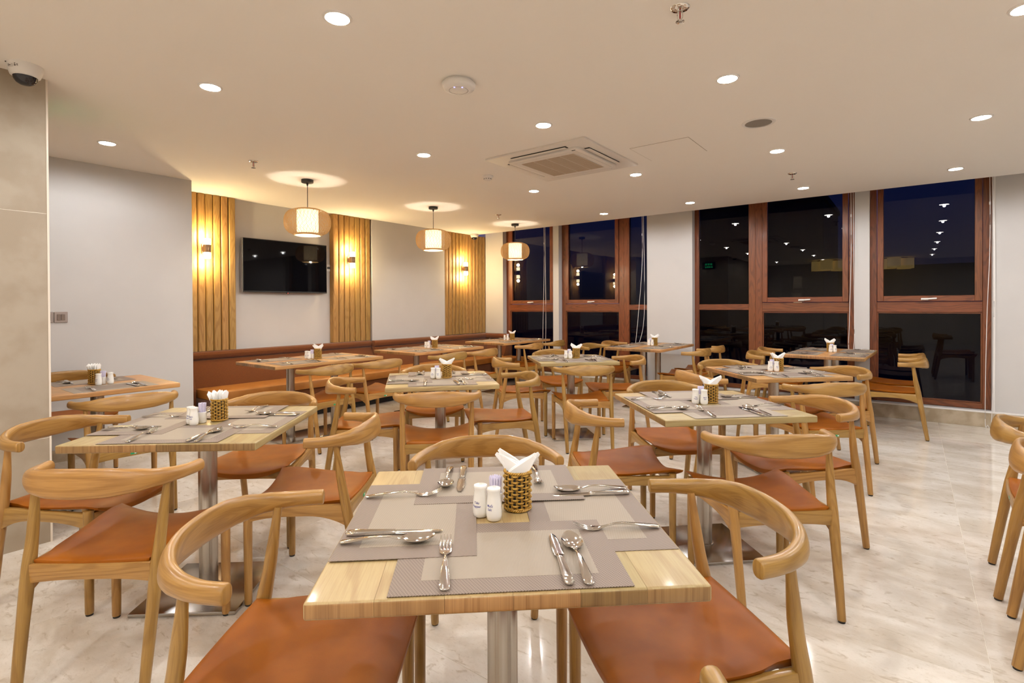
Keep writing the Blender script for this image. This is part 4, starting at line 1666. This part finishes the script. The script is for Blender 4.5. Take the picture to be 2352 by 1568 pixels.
# access hatch
ah = thing('access_hatch', 'plain square access hatch in the ceiling right of the air conditioner', 'hatch', (-1.537, 4.08, CEIL))
obj('shadow_gap', box(-0.232, 0.232, -0.222, 0.222, -0.0012, 0.0), plain('hatch_gap', (0.40, 0.34, 0.28), 0.9), ah)
obj('hatch_door', box(-0.2285, 0.2285, -0.2185, 0.2185, -0.0022, -0.0008), CEIL_M, ah)

# ceiling cassette air conditioner
ac = thing('air_conditioner', 'square white ceiling cassette air conditioner in the middle of the ceiling', 'air conditioner', (-2.375, 3.85, CEIL))


def rr_poly(h, r, n=6):
    p = []
    for (cx, cy, a0) in ((h - r, h - r, 0), (-h + r, h - r, 90), (-h + r, -h + r, 180), (h - r, -h + r, 270)):
        for i in range(n + 1):
            a_ = R(a0 + 90 * i / n)
            p.append((cx + r * math.cos(a_), cy + r * math.sin(a_)))
    return p


AC_P = plain('ac_plastic', (0.74, 0.70, 0.655), 0.45)
obj('panel', prism(rr_poly(0.475, 0.012), 2, -0.014, 0.0, 'panel', 0.002), AC_P, ac)
obj('raised_frame', prism(rr_poly(0.345, 0.045), 2, -0.034, -0.013, 'frame', 0.004), AC_P, ac)
for s in range(4):
    sl = obj('outlet', box(-0.265, 0.265, 0.352, 0.398, -0.0155, -0.0135), DARK, ac, (0, 0, 0), R(90 * s))
    obj('louvre', box(-0.262, 0.262, 0.366, 0.402, -0.026, -0.022, 0.001, 1), AC_P, sl)
obj('grille_panel', box(-0.305, 0.305, -0.305, 0.305, -0.0355, -0.0335), AC_P, ac)
gr = obj('grille', box(-0.255, 0.255, -0.255, 0.255, -0.0372, -0.0350), GRILLE, ac)
for i in range(5):
    obj('grille_rib', box(-0.257 + i * 0.1275, -0.253 + i * 0.1275, -0.255, 0.255, -0.0385, -0.0370), AC_P, gr)
for i in range(24):
    yy = -0.245 + i * 0.0213
    obj('grille_slat', box(-0.253, 0.253, yy - 0.004, yy + 0.004, -0.0382, -0.0371), GRILLE, gr)
obj('receiver', box(0.28, 0.31, -0.332, -0.322, -0.0365, -0.034), BLACK, ac)

# ------------------------------------------------------------------ hall behind the camera, seen only in the glass
for (cx, cy, lab) in ((-1.85, -2.35, 'left cluster of yellow drum shades reflected in the third window'), (-0.35, -2.6, 'right cluster of yellow drum shades reflected in the rightmost window')):
    dr = thing('drum_chandelier', lab, 'chandelier', (cx, cy, 2.33))
    for i in range(5):
        a_ = 2 * PI * i / 5 + 0.4
        obj('drum_shade', lathe([(0.15, -0.13), (0.15, 0.13), (0.145, 0.13), (0.145, -0.13)], 28, closed=False), DRUM, dr, (0.27 * math.cos(a_), 0.27 * math.sin(a_), 0.02 * (i % 2)))
    obj('stem', lathe([(0.01, 0.0), (0.01, 0.17)], 10), BLACK, dr)
    obj('spreader', lathe([(0.27, 0.14), (0.28, 0.15), (0.27, 0.16), (0.26, 0.15), (0.27, 0.14)], 30, closed=False), BLACK, dr)

# exit sign on the hidden side of the tiled column, seen only mirrored in the third window
ex = thing('exit_sign', 'small green lit sign on the column side, reflected in the third window', 'sign', (-4.20, 0.743, 2.28))
obj('housing', box(-0.16, 0.16, 0.0, 0.03, -0.09, 0.09, 0.004, 1), BLACK, ex)
obj('lit_face', multi_box([(-0.09 + i * 0.066, -0.04 + i * 0.066, 0.0302, 0.0312, 0.01, 0.06) for i in range(3)] + [(-0.09 + i * 0.05, -0.052 + i * 0.05, 0.0302, 0.0312, -0.055, -0.015) for i in range(4)]), EXIT_G, ex)
